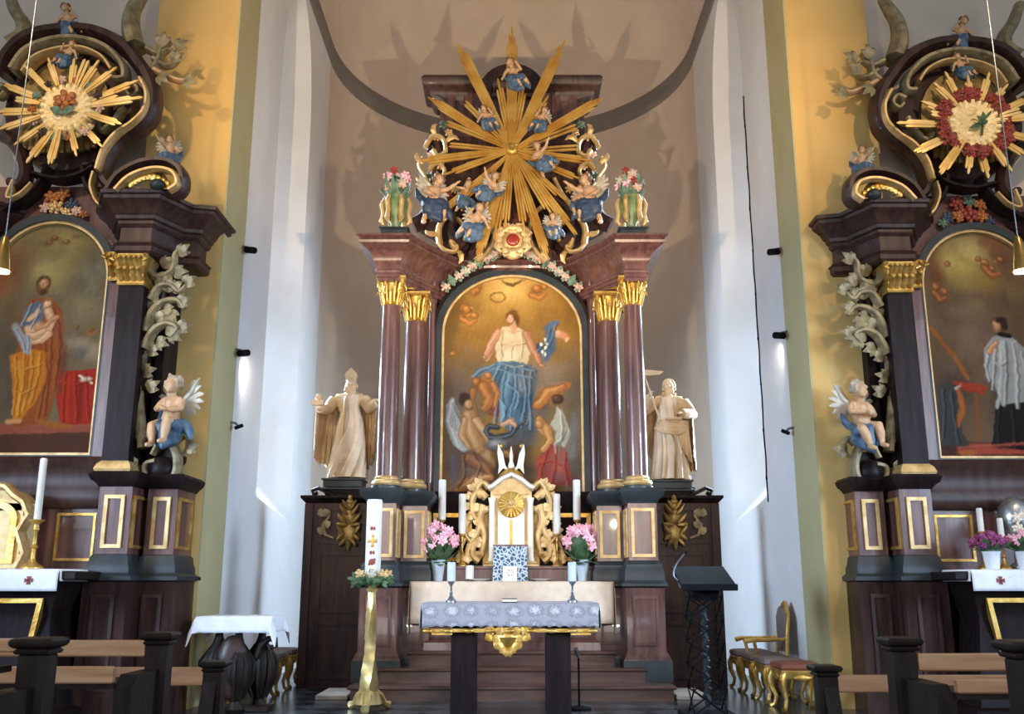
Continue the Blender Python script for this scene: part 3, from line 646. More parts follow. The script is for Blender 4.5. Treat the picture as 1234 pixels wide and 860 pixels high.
    c.st([(562, 498), (560, 520), (578, 540), (590, 560)], [9, 13, 12, 9], 'a07a4e', .5); c.st([(570, 510), (585, 530), (600, 542), (612, 548)], [6, 5, 4, 3], 'b68c60', .5); c.el(560, 480, 9, 10, '4a382c', .4); c.el(564, 488, 6, 7, 'c08e62', .4); c.st([(568, 548), (580, 570), (560, 585)], [12, 12, 10], '63402c', .6); c.st([(555, 585), (575, 575), (592, 572)], [6, 5, 4], 'a8764e', .5); c.el(584, 497, 8, 6, '6e5c48', .6, .8)
    # right angel
    c.poly([(672, 490), (680, 500), (688, 522), (682, 535), (672, 553), (668, 548), (670, 520), (662, 514)], 'b3a88c'); c.st([(676, 495), (684, 520), (672, 550)], [2, 4, 1.5], 'c6bda4', .6)
    c.st([(655, 478), (672, 468), (685, 464)], [9, 9, 5], 'b86e34', .5); c.el(662, 472, 13, 9, 'c98248', .6, .9); c.el(672, 482, 8, 8, '5c3c2c', .5); c.el(652, 493, 12, 14, '54423e', .6, .9)
    c.st([(648, 512), (658, 520), (664, 530), (656, 541)], [4, 5, 4, 2.5], 'c88a4e', .4); c.el(652, 514, 6, 6, 'd49a5e', .5)
    c.poly([(645, 560), (656, 540), (672, 532), (684, 545), (690, 580), (660, 590), (648, 585)], '84382a'); c.st([(652, 556), (668, 548), (672, 562)], [8, 9, 8], 'a23c20', .7); c.st([(668, 575), (690, 580)], [8, 9], '6a3430', .7)
    c.st([(692, 500), (690, 550)], [5, 6], '6d7276', .9, .7); c.st([(545, 550), (548, 590)], [6, 6], '57525c', .9, .7)
    c.st([(600, 565), (640, 566)], 8, '3a2c24', 1, .7)
    # second sitting: modelling, folds and clouds
    S_, SL, SD = 'b07c50', 'dcae7c', '5c3820'
    for x, y, rx, ry, col, sd, al in ((560, 500, 40, 80, '6a6460', 1, .5), (685, 500, 36, 90, '84786c', 2, .5), (640, 480, 40, 40, '8a745c', 3, .5), (560, 430, 34, 50, '7a6a50', 4, .5), (600, 360, 70, 40, 'b88a40', 5, .5), (660, 440, 40, 50, '8c7460', 6, .5), (620, 545, 60, 40, '5c544e', 7, .5), (680, 380, 40, 40, '6e5024', 8, .5), (555, 390, 36, 40, '5e4620', 9, .5)): c.clouds(col, 7, sd, al, x, y, rx, ry)
    for x, y, r in ((563, 373, 6), (572, 380, 5), (556, 382, 4), (575, 350, 4), (647, 348, 6), (656, 345, 4)): c.form(x, y, r, r, 'a8682e', 'd89c58', '5a3818')
    c.limb([(556, 384), (566, 390), (574, 386)], [4, 4, 2], 'a8682e', 'c88848', '5a3818'); c.limb([(640, 356), (650, 360), (658, 354)], [4, 4, 2], 'a8682e', 'c88848', '5a3818')
    for i in range(14):
        a = i * PI / 7; c.el(600 + 8.5 * math.cos(a), 358 + 6 * math.sin(a), 2, 1.6, '6e5020', .6, .7)
    c.st([(603, 336), (611, 342), (618, 343), (626, 340), (634, 336)], [.8, 2.4, 2.8, 2.2, .8], '5c4420', .6, .8)
    # blouse and arms
    c.limb([(600, 400), (592, 414), (586, 428)], [6, 5.5, 3.2], 'b8825c', 'd8a880', '7a4a30'); c.limb([(634, 402), (642, 420), (651, 437)], [5.5, 5, 3], 'a8704c', 'c8946c', '6e4228'); c.form(584, 431, 3, 3.6, S_, SL, SD); c.form(653, 440, 4.5, 2.4, S_, SL, SD)
    c.el(617, 412, 17, 22, 'c2a67a', .6, .7); c.el(613, 405, 10, 9, 'd8c096', 1, .7); c.el(614, 428, 10, 9, 'e0caa0', 1, .8); c.el(628, 430, 8, 10, 'c6a878', 1, .7)
    for P in ([(607, 398), (604, 412), (606, 430)], [(628, 398), (631, 412), (629, 432)], [(602, 412), (615, 416), (633, 413)], [(618, 418), (616, 432)], [(611, 440), (620, 442), (632, 441)], [(610, 398), (618, 402), (626, 398)]): c.fold(P, 1.2, '8a6c42', 'e2cfa6')
    # head again over the shoulders
    c.el(619, 384, 8.5, 10, '5e3c1c', .4); c.st([(618, 388), (619, 398)], [4.2, 5.5], 'c2946a', .5); c.form(615, 384, 5.6, 7.4, 'cfa078', 'e6c29a', '80542e'); c.el(613, 382, 1, .7, '4a2e1a', .6); c.el(617, 382, 1, .7, '4a2e1a', .6); c.st([(615, 383), (614, 386)], .6, '94643e', .6, .7); c.el(615, 388.5, 1.6, .7, '94463a', .6, .8); c.el(619, 377, 7, 4, '6e481e', .5)
    # mantle
    for P in ([(604, 442), (596, 458), (600, 486), (598, 510)], [(612, 442), (606, 470), (610, 505)], [(622, 444), (624, 470), (616, 500), (618, 522)], [(632, 446), (636, 476), (630, 515)], [(641, 448), (640, 480), (641, 518)], [(598, 440), (582, 446), (572, 454)], [(604, 438), (625, 442), (646, 448)], [(602, 445), (622, 452), (644, 455)], [(614, 462), (627, 474), (624, 492)], [(604, 480), (612, 492), (606, 508)]): c.fold(P, 1.9, '2c3c46', '8ca4ac')
    # blue putto cloth folds, lower orange putti
    for P in ([(664, 396), (660, 412), (648, 424)], [(672, 390), (668, 404), (662, 420)]): c.fold(P, 1.6, '2e3c48', '66808e')
    c.form(574, 460, 6, 6.5, 'a06030', 'c88a50', '50301a'); c.form(588, 452, 5, 5, 'b87440', 'd89a64', '5c381c'); c.limb([(582, 466), (590, 480), (584, 494)], [8, 8, 4], 'a2642e', 'c88848', '5a3618'); c.limb([(594, 462), (600, 476), (596, 488)], [4, 4, 2.5], 'ac6c38', 'cc8e54', '5a3618'); c.limb([(570, 470), (568, 484), (574, 496)], [5, 5, 3], '94602e', 'b47a44', '4e3018')
    # left angel: wing feathers, torso, arms, head, legs
    for i in range(7): c.fold([(546 + i * 1.5, 486 + i * 4), (543 + i * 3, 510 + i * 3), (556 + i * 3.4, 540 + i * 2)], 1.5, '64645e', 'b8b8b0')
    c.limb([(566, 500), (568, 520), (576, 538)], [11, 12, 11], '9a7044', 'c49a68', '5a3c22'); c.limb([(574, 506), (588, 528), (602, 540), (613, 547)], [5.5, 5, 4, 2.6], 'b08456', 'd0a678', '60402a'); c.limb([(560, 506), (556, 524), (566, 540)], [5, 4.5, 3], 'a27a4e', 'c69c6c', '5a3c24')
    c.el(560, 481, 9, 10, '3e2c20', .4); c.form(564.5, 487, 5.6, 6.6, 'b4845a', 'd6aa7c', '5c3c24'); c.el(565, 486, .9, .7, '3a2416', .6); c.el(568, 486, .8, .6, '3a2416', .6)
    c.limb([(566, 552), (585, 562), (594, 574)], [10, 8, 5], '6e482e', '926442', '38241a'); c.limb([(552, 590), (572, 578), (592, 574)], [6, 5.5, 4], 'a07044', 'c69666', '58381e')
    for P in ([(570, 546), (580, 560), (574, 580)], [(560, 550), (562, 570), (552, 588)]): c.fold(P, 2, '382620', '8a6040')
    # right angel
    for i in range(6): c.fold([(676 + i * .5, 494 + i * 4), (684 - i * 1.4, 516 + i * 3), (672 - i * .4, 546 - i * 2)], 1.5, '7a7058', 'd4ccb2')
    c.limb([(648, 488), (662, 472), (680, 466)], [7, 8, 4], 'b06c34', 'da9a5c', '5e3416'); c.form(672, 481, 7, 7, '5a3a28', '7e5438', '2e1c14'); c.limb([(650, 506), (660, 518), (663, 530), (654, 542)], [5.5, 6, 4.6, 3], 'b87c44', 'dca468', '64401e'); c.form(650, 511, 6.5, 6, 'b87c44', 'e0aa70', '64401e')
    for P in ([(660, 542), (656, 560), (648, 584)], [(672, 538), (670, 560), (666, 586)], [(682, 546), (682, 566), (686, 584)], [(650, 560), (662, 556), (676, 560)]): c.fold(P, 2, '5a1e16', 'b8462e')
    # serpent
    c.limb([(600, 515), (590, 513), (585, 519), (590, 527), (603, 528), (616, 523), (624, 514), (632, 508), (635, 499)], [3, 3.4, 3.4, 3.6, 3.6, 3.4, 2.8, 2, 1], '34383a', '6c7070', '14161a'); c.form(600, 536, 16, 9, '6e6a64', '9c968c', '3a3634'); c.limb([(605, 511), (615, 507), (621, 513)], [3.4, 4, 3], 'b88664', 'd8ae8c', '6e4630')
imm_hw = 82 * mpp(450, 12.12)
framed('altarpiece_painting', 'arched altar painting of a woman in a blue mantle above angels', 12.12, 0, imm_hw, zz(594, 12.12), zz(402, 12.12), zz(335, 12.12),
       (('gilded_bead', 'gold_pale', 0, .035, -.05, .01), ('frame', 'slate', .03, .13, -.07, .05), ('frame_edge', 'wood_black', .12, .16, -.1, .05)), 150, 230, imm)
def pin_l(c):     # left side altar: bearded man with a child on his arm
    c.fill('6d5f45')
    for (x, y, rx, ry, col, a) in ((70, 290, 60, 30, '8a7a48', 1), (60, 330, 40, 30, 'a1905c', .8), (100, 370, 30, 40, '84785a', .8), (110, 330, 30, 40, '5c5c50', .9), (10, 320, 40, 50, '7a4a26', .8), (95, 415, 25, 14, 'a8937a', .8), (100, 425, 24, 12, '55554e', .9), (10, 420, 34, 60, '4a4238', .9), (110, 400, 10, 8, 'b06a3a', .6), (0, 340, 25, 30, '8a4e28', .7), (20, 480, 40, 50, '3e3a38', .8)): c.el(x, y, rx, ry, col, 1, a)
    for x, y in ((66, 288), (80, 292), (56, 293), (92, 285)): c.el(x, y, 11, 5, '5c3f28', .9, .8)
    c.poly([(-40, 515), (130, 512), (130, 560), (-40, 560)], '4e3024'); c.poly([(-40, 512), (130, 508), (130, 520), (-40, 524)], '94503c', .9)
    c.poly([(70, 448), (116, 444), (114, 510), (72, 512), (68, 480)], '992a1c'); c.st([(82, 455), (80, 505)], 4, 'b33622', .8, .7); c.st([(98, 455), (96, 505)], 4, '741c14', .8, .7); c.el(104, 457, 9, 4, 'd8cab0', .5); c.st([(96, 452), (110, 461)], 1.6, 'eee2cc', .5)
    c.poly([(38, 360), (60, 358), (74, 372), (78, 400), (72, 440), (66, 480), (56, 510), (16, 514), (14, 470), (20, 420), (24, 380)], '8a4a22')
    c.poly([(12, 428), (40, 420), (58, 425), (56, 460), (42, 485), (26, 505), (14, 508), (16, 470)], 'b9701e'); c.st([(22, 436), (26, 470), (18, 500)], 3.5, 'd4902e', .8, .8); c.st([(46, 430), (40, 465), (26, 495)], 3, 'c98026', .8, .8); c.st([(34, 430), (32, 480)], 1.6, '7c4612', .8, .7)
    c.poly([(30, 372), (44, 362), (56, 366), (52, 384), (36, 400), (24, 392)], '5c6670'); c.st([(18, 392), (26, 408), (30, 424)], [6, 7, 3], '9aa2a6', .6); c.st([(36, 402), (34, 424)], [7, 4], 'aab2b4', .6)
    c.el(46, 398, 15, 13, 'cfa27a', .5); c.st([(34, 396), (44, 404), (60, 402)], [5, 7, 5], 'dcb48c', .5); c.el(57, 366, 6.5, 6.5, '9a6c42', .4); person(c, (57, 366), 5.5, 'e0b890', '8a5c34'); c.st([(58, 374), (62, 388)], [5, 6], 'dcb28a', .5); c.st([(46, 374), (34, 386)], [4, 3], 'd6a880', .5)
    c.el(52, 345, 10, 12, '54361f', .4); person(c, (53, 342), 8, 'c9946a', '54361f'); c.el(50, 352, 6, 6, '5a3c26', .5); c.st([(62, 380), (76, 420), (74, 470)], [6, 8, 7], '6e3620', .6, .8)
    c.st([(44, 506), (60, 511), (84, 514)], [3, 5, 3], '9a5c22', .5); c.st([(10, 508), (24, 507)], [4, 3], 'c89060', .5)
    for x, y, rx, ry, col, sd, al in ((90, 330, 50, 60, '8c8466', 1, .6), (60, 310, 50, 40, 'a09058', 2, .6), (105, 390, 40, 40, '6c6a62', 3, .6), (10, 380, 40, 60, '6e4a2c', 4, .5), (100, 420, 30, 20, 'b09c80', 5, .6), (30, 300, 40, 30, '7a6440', 6, .5)): c.clouds(col, 8, sd, al, x, y, rx, ry)
    for x, y, r in ((66, 287, 5), (80, 291, 4), (60, 292, 4), (110, 397, 4), (92, 394, 4)): c.form(x, y, r, r * .8, '7c5432', 'a87c50', '44301c')
    for P in ([(20, 430), (22, 460), (16, 500)], [(30, 426), (30, 460), (22, 502)], [(40, 424), (40, 452), (30, 494)], [(50, 426), (48, 452), (38, 486)], [(16, 440), (30, 446), (50, 440)], [(18, 470), (30, 474), (44, 466)]): c.fold(P, 1.8, '74440e', 'dca044')
    for P in ([(62, 400), (62, 440), (54, 500)], [(70, 396), (72, 430), (66, 470)], [(54, 410), (58, 450), (46, 505)], [(64, 372), (72, 390), (74, 420)]): c.fold(P, 2, '50260f', 'a45c2c')
    for P in ([(80, 452), (78, 480), (76, 508)], [(92, 450), (92, 480), (94, 508)], [(104, 450), (106, 480), (108, 506)], [(74, 460), (92, 464), (112, 458)]): c.fold(P, 2, '641408', 'c03a26')
    for P in ([(40, 366), (34, 380), (28, 392)], [(50, 368), (44, 384), (38, 396)], [(20, 396), (28, 412), (32, 424)], [(34, 404), (36, 416), (34, 426)]): c.fold(P, 1.5, '3e464e', 'b8c0c4')
    c.limb([(58, 374), (63, 386), (58, 398)], [5.5, 6, 5], 'd2a47c', 'ecc8a2', '84583a'); c.limb([(52, 398), (42, 404), (34, 402)], [5, 4.5, 3], 'cfa078', 'ecc8a2', '84583a'); c.limb([(58, 402), (50, 410), (40, 412)], [5, 4.5, 3], 'cfa078', 'ecc8a2', '84583a'); c.limb([(60, 378), (66, 386), (62, 394)], [2.6, 2.6, 2], 'd6aa82', 'ecc8a2', '84583a')
    c.form(57.5, 366, 5.4, 5.8, 'd8ac84', 'f0cea8', '7e5434'); c.el(58, 361, 5.5, 3.4, '8e6236', .5); c.limb([(68, 382), (56, 392), (44, 396)], [4, 3.6, 3], 'b88058', 'd8a67c', '6a4226')
    c.el(53, 340, 9.5, 11, '4a2e18', .4); c.form(53.5, 342, 6.6, 8, 'bc8860', 'dcb084', '5c3a20'); c.el(51, 340, 1, .7, '2e1c10', .6); c.el(56, 340, 1, .7, '2e1c10', .6); c.st([(53, 341), (53, 345)], .7, '84583a', .6); c.el(53, 352, 6, 5.5, '50331e', .5, .95); c.el(53, 347.5, 2, .7, '8a4636', .6)

def pin_r(c):     # right side altar: kneeling cleric in a white surplice
    c.fill('6b5640')
    for (x, y, rx, ry, col, a) in ((1160, 320, 40, 40, 'b5a055', 1), (1145, 315, 22, 25, 'c4b068', .8), (1195, 290, 30, 22, '8a5430', .9), (1190, 340, 30, 22, '96793c', .8), (1130, 330, 14, 40, '7a3f20', .8), (1140, 375, 30, 30, '5c4a3e', .9), (1170, 400, 40, 40, '6e5848', .9), (1220, 380, 30, 60, '5a4634', .9), (1150, 470, 40, 50, '3a3230', .9), (1220, 480, 40, 60, '2e2826', .9)): c.el(x, y, rx, ry, col, 1, a)
    for x, y, r in ((1187, 317, 8), (1194, 324, 6), (1142, 317, 5), (1178, 312, 5), (1128, 345, 7), (1137, 350, 6), (1200, 315, 5)): c.el(x, y, r, r, 'a5643a', .8, .8); c.el(x - 1, y - 1, r * .5, r * .5, 'd09a6c', .7, .8)
    c.st([(1122, 395), (1150, 430), (1166, 455)], [3, 3.5, 3], '9a5a28', .5); c.el(1150, 375, 26, 12, '7c6a58', .9, .6)
    c.poly([(1100, 535), (1260, 530), (1260, 570), (1100, 570)], '49302a'); c.poly([(1150, 536), (1260, 530), (1260, 546), (1160, 548)], 'a04a3a')
    c.poly([(1146, 458), (1178, 462), (1190, 466), (1188, 476), (1160, 470)], '9c3a22'); c.poly([(1128, 464), (1152, 462), (1160, 520), (1170, 540), (1134, 536)], '3e4242'); c.st([(1155, 470), (1160, 490), (1154, 512)], [4, 5, 4], 'a8622e', .6); c.st([(1176, 476), (1180, 530)], 2, '8a4e28', .6); c.st([(1152, 468), (1158, 464)], 2.5, 'bdb4a0', .5)
    c.poly([(1196, 405), (1214, 402), (1236, 420), (1250, 490), (1210, 496), (1200, 470), (1186, 440), (1186, 420)], '9a9c98'); c.poly([(1200, 490), (1250, 480), (1255, 545), (1195, 538)], '1e1c1e')
    for P in ([(1206, 412), (1206, 450), (1202, 490)], [(1222, 412), (1226, 490)], [(1190, 425), (1192, 455)]): c.st(P, 3, 'c0c2be', .8, .8)
    c.st([(1214, 416), (1214, 480)], 2, '70726e', .8, .7); c.st([(1196, 420), (1188, 450), (1190, 460)], 2, '6e706c', .8, .6)
    c.st([(1205, 402), (1216, 405)], [4, 4], '1c1a1c', .4); c.el(1206, 390, 9.5, 10, '3a2818', .4); c.el(1201, 393, 6, 8, 'cc9a74', .4); c.el(1197, 394, 2, 2, 'c08a64', .5); c.st([(1194, 423), (1200, 416)], [4, 4], 'c88c5c', .4); c.el(1197, 415, 3, 5, 'd29c70', .4)
    c.el(1165, 545, 14, 4, 'b06c34', .5, .8)
    for x, y, rx, ry, col, sd, al in ((1165, 310, 40, 36, 'cdb870', 1, .6), (1185, 350, 50, 40, '8a7240', 2, .6), (1150, 380, 40, 30, '84705c', 3, .6), (1210, 320, 34, 40, '6e4428', 4, .6), (1180, 420, 50, 40, '7e6858', 5, .5), (1150, 450, 40, 40, '54463e', 6, .5)): c.clouds(col, 8, sd, al, x, y, rx, ry)
    for x, y, r in ((1187, 317, 6), (1195, 324, 5), (1179, 312, 4), (1142, 318, 4), (1128, 346, 5), (1138, 351, 4), (1206, 312, 4)): c.form(x, y, r, r, 'a2663c', 'd09a6a', '4c2e18')
    c.limb([(1186, 322), (1196, 332), (1206, 330)], [5, 5, 3], '94582e', 'b87e50', '4c2e18'); c.limb([(1126, 352), (1134, 362), (1140, 358)], [4, 4, 2], '94582e', 'b87e50', '4c2e18')
    for P in ([(1202, 412), (1200, 440), (1198, 470)], [(1212, 412), (1214, 450), (1212, 490)], [(1222, 414), (1228, 450), (1228, 492)], [(1232, 424), (1240, 460), (1242, 492)], [(1192, 424), (1190, 442), (1194, 460)], [(1198, 436), (1208, 440), (1214, 436)]): c.fold(P, 1.9, '5c5e5c', 'd0d2ce')
    for P in ([(1206, 494), (1204, 520), (1206, 540)], [(1222, 494), (1224, 520), (1226, 540)], [(1238, 494), (1240, 540)]): c.fold(P, 2, '0c0a0c', '3c383a')
    for P in ([(1138, 470), (1140, 500), (1138, 530)], [(1148, 472), (1152, 505), (1156, 534)]): c.fold(P, 2, '202424', '5c6262')
    c.form(1201, 392, 6, 7.8, 'c2906a', 'e0b48c', '64402a'); c.el(1206, 386, 9, 6, '33241a', .5); c.el(1211, 393, 4, 7, '33241a', .5); c.el(1198, 391, .9, .6, '2a1a10', .6); c.limb([(1192, 424), (1196, 418), (1201, 412)], [4, 3.6, 3], 'bc8a62', 'deb48c', '64402a')
    c.fold([(1150, 462), (1168, 466), (1186, 470)], 1.8, '64200f', 'c4543a'); c.fold([(1160, 540), (1200, 537), (1250, 534)], 2.4, '743024', 'bc6450')
# ------------------------------------------------------------------ carved figures
def hand(m, w, dr, up, r, side):
    """palm, five separate bent fingers and a thumb at the end of a forearm; w wrist, dr pointing dir, up back-of-hand dir"""
    dr = Vector(dr).normalized(); up = Vector(up); sd = dr.cross(up).normalized() * side; up = sd.cross(dr).normalized() * side
    m.tube([w, w + dr * r * 1.2, w + dr * r * 2.6], [r * .8, r * 1.15, r * 1.1], 8)
    for i, (o, L) in enumerate(((-.95, 1.7), (-.32, 2.0), (.32, 1.9), (.95, 1.5))):
        b = w + dr * r * 2.3 + sd * o * r
        m.tube([b, b + dr * r * L * .5, b + dr * r * L * .9 - up * r * .35, b + dr * r * L * 1.1 - up * r * .8], [r * .4, r * .38, r * .34, r * .26], 6)
    b = w + dr * r * .9 - sd * r * .9
    m.tube([b, b - sd * r * .8 + dr * r * .6, b - sd * r * .9 + dr * r * 1.5], [r * .45, r * .42, r * .3], 6)
POSE = {
    'sit': dict(arms=[((.13, 0, .31), (.17, -.06, .18), (.06, -.16, .17)), ((-.13, 0, .31), (-.18, -.07, .2), (-.05, -.17, .2))], legs=[((.07, -.02, 0), (.1, -.22, .02), (.1, -.25, -.2), -1), ((-.07, -.02, 0), (-.13, -.2, -.03), (-.07, -.25, -.24), -1)], head=(0, -.03, .5), lean=0),
    'reach': dict(arms=[((.13, 0, .31), (.25, -.06, .36), (.34, -.12, .45)), ((-.13, 0, .31), (-.2, -.08, .2), (-.14, -.2, .12))], legs=[((.07, -.02, 0), (.12, -.18, -.06), (.14, -.14, -.28), -1), ((-.07, 0, 0), (-.12, -.1, -.16), (-.17, .05, -.32), -1)], head=(.03, -.03, .5), lean=.06),
    'spread': dict(arms=[((.13, 0, .31), (.26, -.03, .3), (.38, -.08, .36)), ((-.13, 0, .31), (-.26, -.05, .26), (-.37, -.12, .22))], legs=[((.07, 0, 0), (.09, -.12, -.16), (.06, .05, -.32), -1), ((-.07, 0, 0), (-.06, -.04, -.2), (-.1, .08, -.38), -1)], head=(-.03, -.03, .5), lean=-.05),
    'lean': dict(arms=[((.13, 0, .31), (.2, -.1, .26), (.12, -.2, .36)), ((-.13, 0, .31), (-.22, -.02, .2), (-.3, -.06, .06))], legs=[((.07, -.02, 0), (.2, -.14, .02), (.33, -.12, -.12), -1), ((-.07, -.02, 0), (.02, -.2, -.05), (.13, -.22, -.22), -1)], head=(-.04, -.04, .5), lean=-.1),
}
def tf(v, lean): return Vector((v[0] + lean * max(v[2], 0) * 2, v[1], v[2]))
PUT = {}
def make_putto(pose, drap='blue', wings=True, kind=0):
    P = POSE[pose]; ln = P['lean']; T = lambda v: tf(v, ln)
    root = bpy.data.objects.new('cherub', None); COL.objects.link(root); root.empty_display_size = .1
    b = MB()
    b.ell(T((0, 0, .0)), (.115, .1, .1)); b.ell(T((0, -.03, .1)), (.105, .1, .1)); b.ell(T((0, -.005, .25)), (.12, .085, .11))
    b.tube([T((0, 0, .02)), T((0, 0, .3)), T((0, -.01, .38))], [.1, .1, .05], 10); b.tube([T((-.13, 0, .31)), T((.13, 0, .31))], .05, 8); b.tube([T((0, 0, .33)), T(P['head'])], [.05, .045], 8)
    H = T(P['head'])
    b.ell(H, (.088, .1, .112)); b.ell(H + Vector((0, -.03, -.055)), (.068, .07, .05)); b.ell(H + Vector((0, -.1, -.012)), (.016, .022, .026), None, 6, 5)
    for e in (-1, 1):
        b.ell(H + Vector((e * .042, -.07, -.03)), (.032, .03, .03)); b.ell(H + Vector((e * .09, .01, -.01)), (.014, .024, .032), None, 6, 5)
        b.ell(H + Vector((e * .036, -.09, .028)), (.024, .012, .01), None, 6, 5)
    b.ell(H + Vector((0, -.093, -.055)), (.026, .012, .009), None, 6, 5); b.ell(H + Vector((0, -.08, -.09)), (.025, .02, .018), None, 6, 5)
    for i, (s_, e_, w_) in enumerate(P['arms']):
        s_, e_, w_ = T(s_), T(e_), T(w_); b.tube([s_, (s_ + e_) / 2, e_, (e_ + w_) / 2, w_], [.05, .05, .04, .042, .028], 8)
        hand(b, w_, w_ - e_, (0, 0, 1) if abs((w_ - e_).normalized().z) < .8 else (0, -1, 0), .024, 1 if i == 0 else -1)
    for h_, k_, a_, q in P['legs']:
        h_, k_, a_ = T(h_), Vector(k_), Vector(a_); b.tube([h_, (h_ + k_) / 2, k_, (k_ * .55 + a_ * .45), a_], [.085, .082, .058, .062, .036], 10); b.ell(a_ + Vector((0, .015, -.01)), .036, None, 8, 6)
        b.tube([a_ + Vector((0, .01, -.02)), a_ + Vector((0, -.06, -.045)), a_ + Vector((0, -.11, -.05))], [.034, .036, .022], 8)
    sculpt('body', b, 'flesh', root, .0135, 2)
    h = MB(); r = random.Random(len(PUT) + 3)
    h.ell(H + Vector((0, .02, .035)), (.094, .1, .1))
    for i in range(34):
        a = r.uniform(-.25 * PI, 1.25 * PI); z = r.uniform(-.05, .11); q = math.sqrt(max(0, 1 - (z / .125) ** 2)) * .1
        h.ell(H + Vector((math.cos(a) * q, .02 + math.sin(a) * q, .025 + z)), r.uniform(.022, .034), None, 6, 5)
    sculpt('hair', h, 'hair' if kind == 0 else 'hair_grey', root, .014, 1)
    d = MB(); r = random.Random(len(PUT) * 7 + 1)
    hv = Vector((0, -.02, -.03))
    for (h_, k_, a_, q) in P['legs']:
        k_ = Vector(k_); h_ = Vector(h_); d.tube([h_ + hv * .5, h_ * .5 + k_ * .5 + Vector((0, 0, -.04)), h_ * .3 + k_ * .7 + Vector((0, .02, -.09))], [.11, .105, .075], 10)
    for i in range(9):      # swags and folds across the lap, blowing to one side
        z = -.02 - .028 * i; w = .17 - .006 * i
        d.tube([(-w, .02, z + .05), (-w * .5, -.12, z - .01), (w * .2, -.15, z - .05 * math.sin(i)), (w, -.05, z + .03)], [.02, .042, .045, .022], 7)
    d.tube([(.12, .04, .05), (.2, .06, -.02), (.27, .05, -.12), (.3, .02, -.2)], [.06, .075, .06, .015], 8); d.tube([(-.13, .05, .02), (-.2, .08, .1), (-.23, .1, .22)], [.06, .05, .015], 8)
    d.ell((0, .0, -.12), (.17, .12, .13)); d.ell((.05, -.04, -.2), (.13, .1, .09))
    d.xf(Matrix.Translation((0, -.02, -.1)) @ Matrix.Scale(1.3 if kind == 0 else 1.0, 4) @ Matrix.Translation((0, 0, .1))); sculpt('drapery', d, drap, root, .019, 2)
    if wings:
        for e in (-1, 1):
            w = MB(); o = T((e * .06, .09, .3))
            for i in range(7):
                a = math.radians(68 - i * 21); L = .34 - .022 * i
                di = Vector((e * math.cos(a), .22, math.sin(a)))
                w.tube([o, o + di * L * .5 + Vector((0, .02, 0)), o + di * L * .85, o + di * L + Vector((e * .01, 0, -.02))], [.022, .036, .034, .006], 6, ref=(0, 1, 0), k=.35)
            w.tube([o, o + Vector((e * .1, .04, .12)), o + Vector((e * .15, .06, .24)), o + Vector((e * .2, .06, .31))], [.03, .034, .028, .01], 8)
            w.build('wing', 'wing', root)
    PUT[(pose, drap, wings, kind)] = root
    root['used'] = 0
    return root
def putto(px, py, Y, H, label, pose='sit', drap='blue', wings=True, kind=0, yaw=0, roll=0, flip=False, group=None, cat='cherub', place=None):
    """carved child about H photo-pixels from lap to crown, lap at px,py"""
    key = (pose, drap, wings, kind)
    r = PUT.get(key) or make_putto(*key)
    o = r if not r['used'] else copy_tree(r)
    r['used'] = 1
    s = H * mpp(py, Y) / .6
    o.location = place if place is not None else at(px, py, Y); o.scale = (-s if flip else s, s, s); o.rotation_euler = (0, roll, yaw)
    if 'used' in o.keys() and o is not r: del o['used']
    return tag(o, label, cat, group)
def rays(px, py, Y, L, label, m, rin, lookup, name='sunburst', thick=.62):
    """gilded sunburst: bundles of tapering sticks; L = [(dx,dy,width px,sticks)]"""
    C = at(px, py, Y); o = thing(name, C, label, 'sunburst'); k = mpp(py, Y)
    for i, (dx, dy, w, ns) in enumerate(L):
        a = math.atan2(-dy, dx); l = math.hypot(dx, dy) * k; mb = MB(); rr = random.Random(i)
        yo = -.03 * (i % 3)
        for j in range(ns):
            t = (j - (ns - 1) / 2) / max(ns - 1, 1) if ns > 1 else 0
            fall = 1 - .13 * abs(t) * 2 - .05 * rr.random()
            c_, s_ = math.cos(a), math.sin(a); nx, nz = -s_, c_
            w0 = w * k * t * .6; w1 = w * k * t * .72; th = max(.011, w * k / max(ns, 1) * thick)
            p = lambda d, q: C + Vector((c_ * d + nx * q, yo - .01 * (j % 2) - .05 * d / max(l, .1), s_ * d + nz * q))
            mb.tube([p(rin * k, w0 * .6), p(l * .55 * fall + rin * k * .3, (w0 + w1) * .5), p(l * fall * .96, w1), p(l * fall, w1 * 1.03)], [th * .62, th * .95, th, th * .25], 4, ref=(0, 1, 0), k=.8)
        mb.build('ray', m, o)
    return o, C, k
# ---- high altar sunburst
RAYS = [(0, -152, 16, 5), (-64, -132, 15, 5), (60, -130, 15, 5), (-95, -64, 13, 5), (104, -62, 13, 5), (-86, -36, 6, 2), (86, -34, 6, 2), (-80, -6, 6, 2), (-106, 16, 10, 3), (84, -4, 6, 2), (90, 14, 9, 3), (-76, 32, 8, 3), (80, 36, 8, 3), (-40, -74, 7, 3), (42, -64, 7, 3),
        (-88, 82, 8, 3), (-56, 62, 7, 3), (-40, 134, 13, 5), (-20, 104, 10, 3), (-8, 96, 9, 3), (14, 100, 9, 3), (40, 128, 13, 5), (72, 102, 11, 4), (46, 82, 9, 3), (60, 60, 8, 3), (-62, -66, 6, 2), (24, 88, 8, 3), (-30, 84, 8, 3), (-58, 22, 6, 2), (60, 20, 6, 2), (14, -80, 9, 3), (-16, -84, 9, 3), (0, -118, 14, 4)]
SB, C, k = rays(617, 183, 11.72, [(a * 1.1, b * 1.12, w_, n_) for a, b, w_, n_ in RAYS], 'huge gilded sunburst over the middle altar with rays bristling above the pediment', 'gold_ray', 4, None)
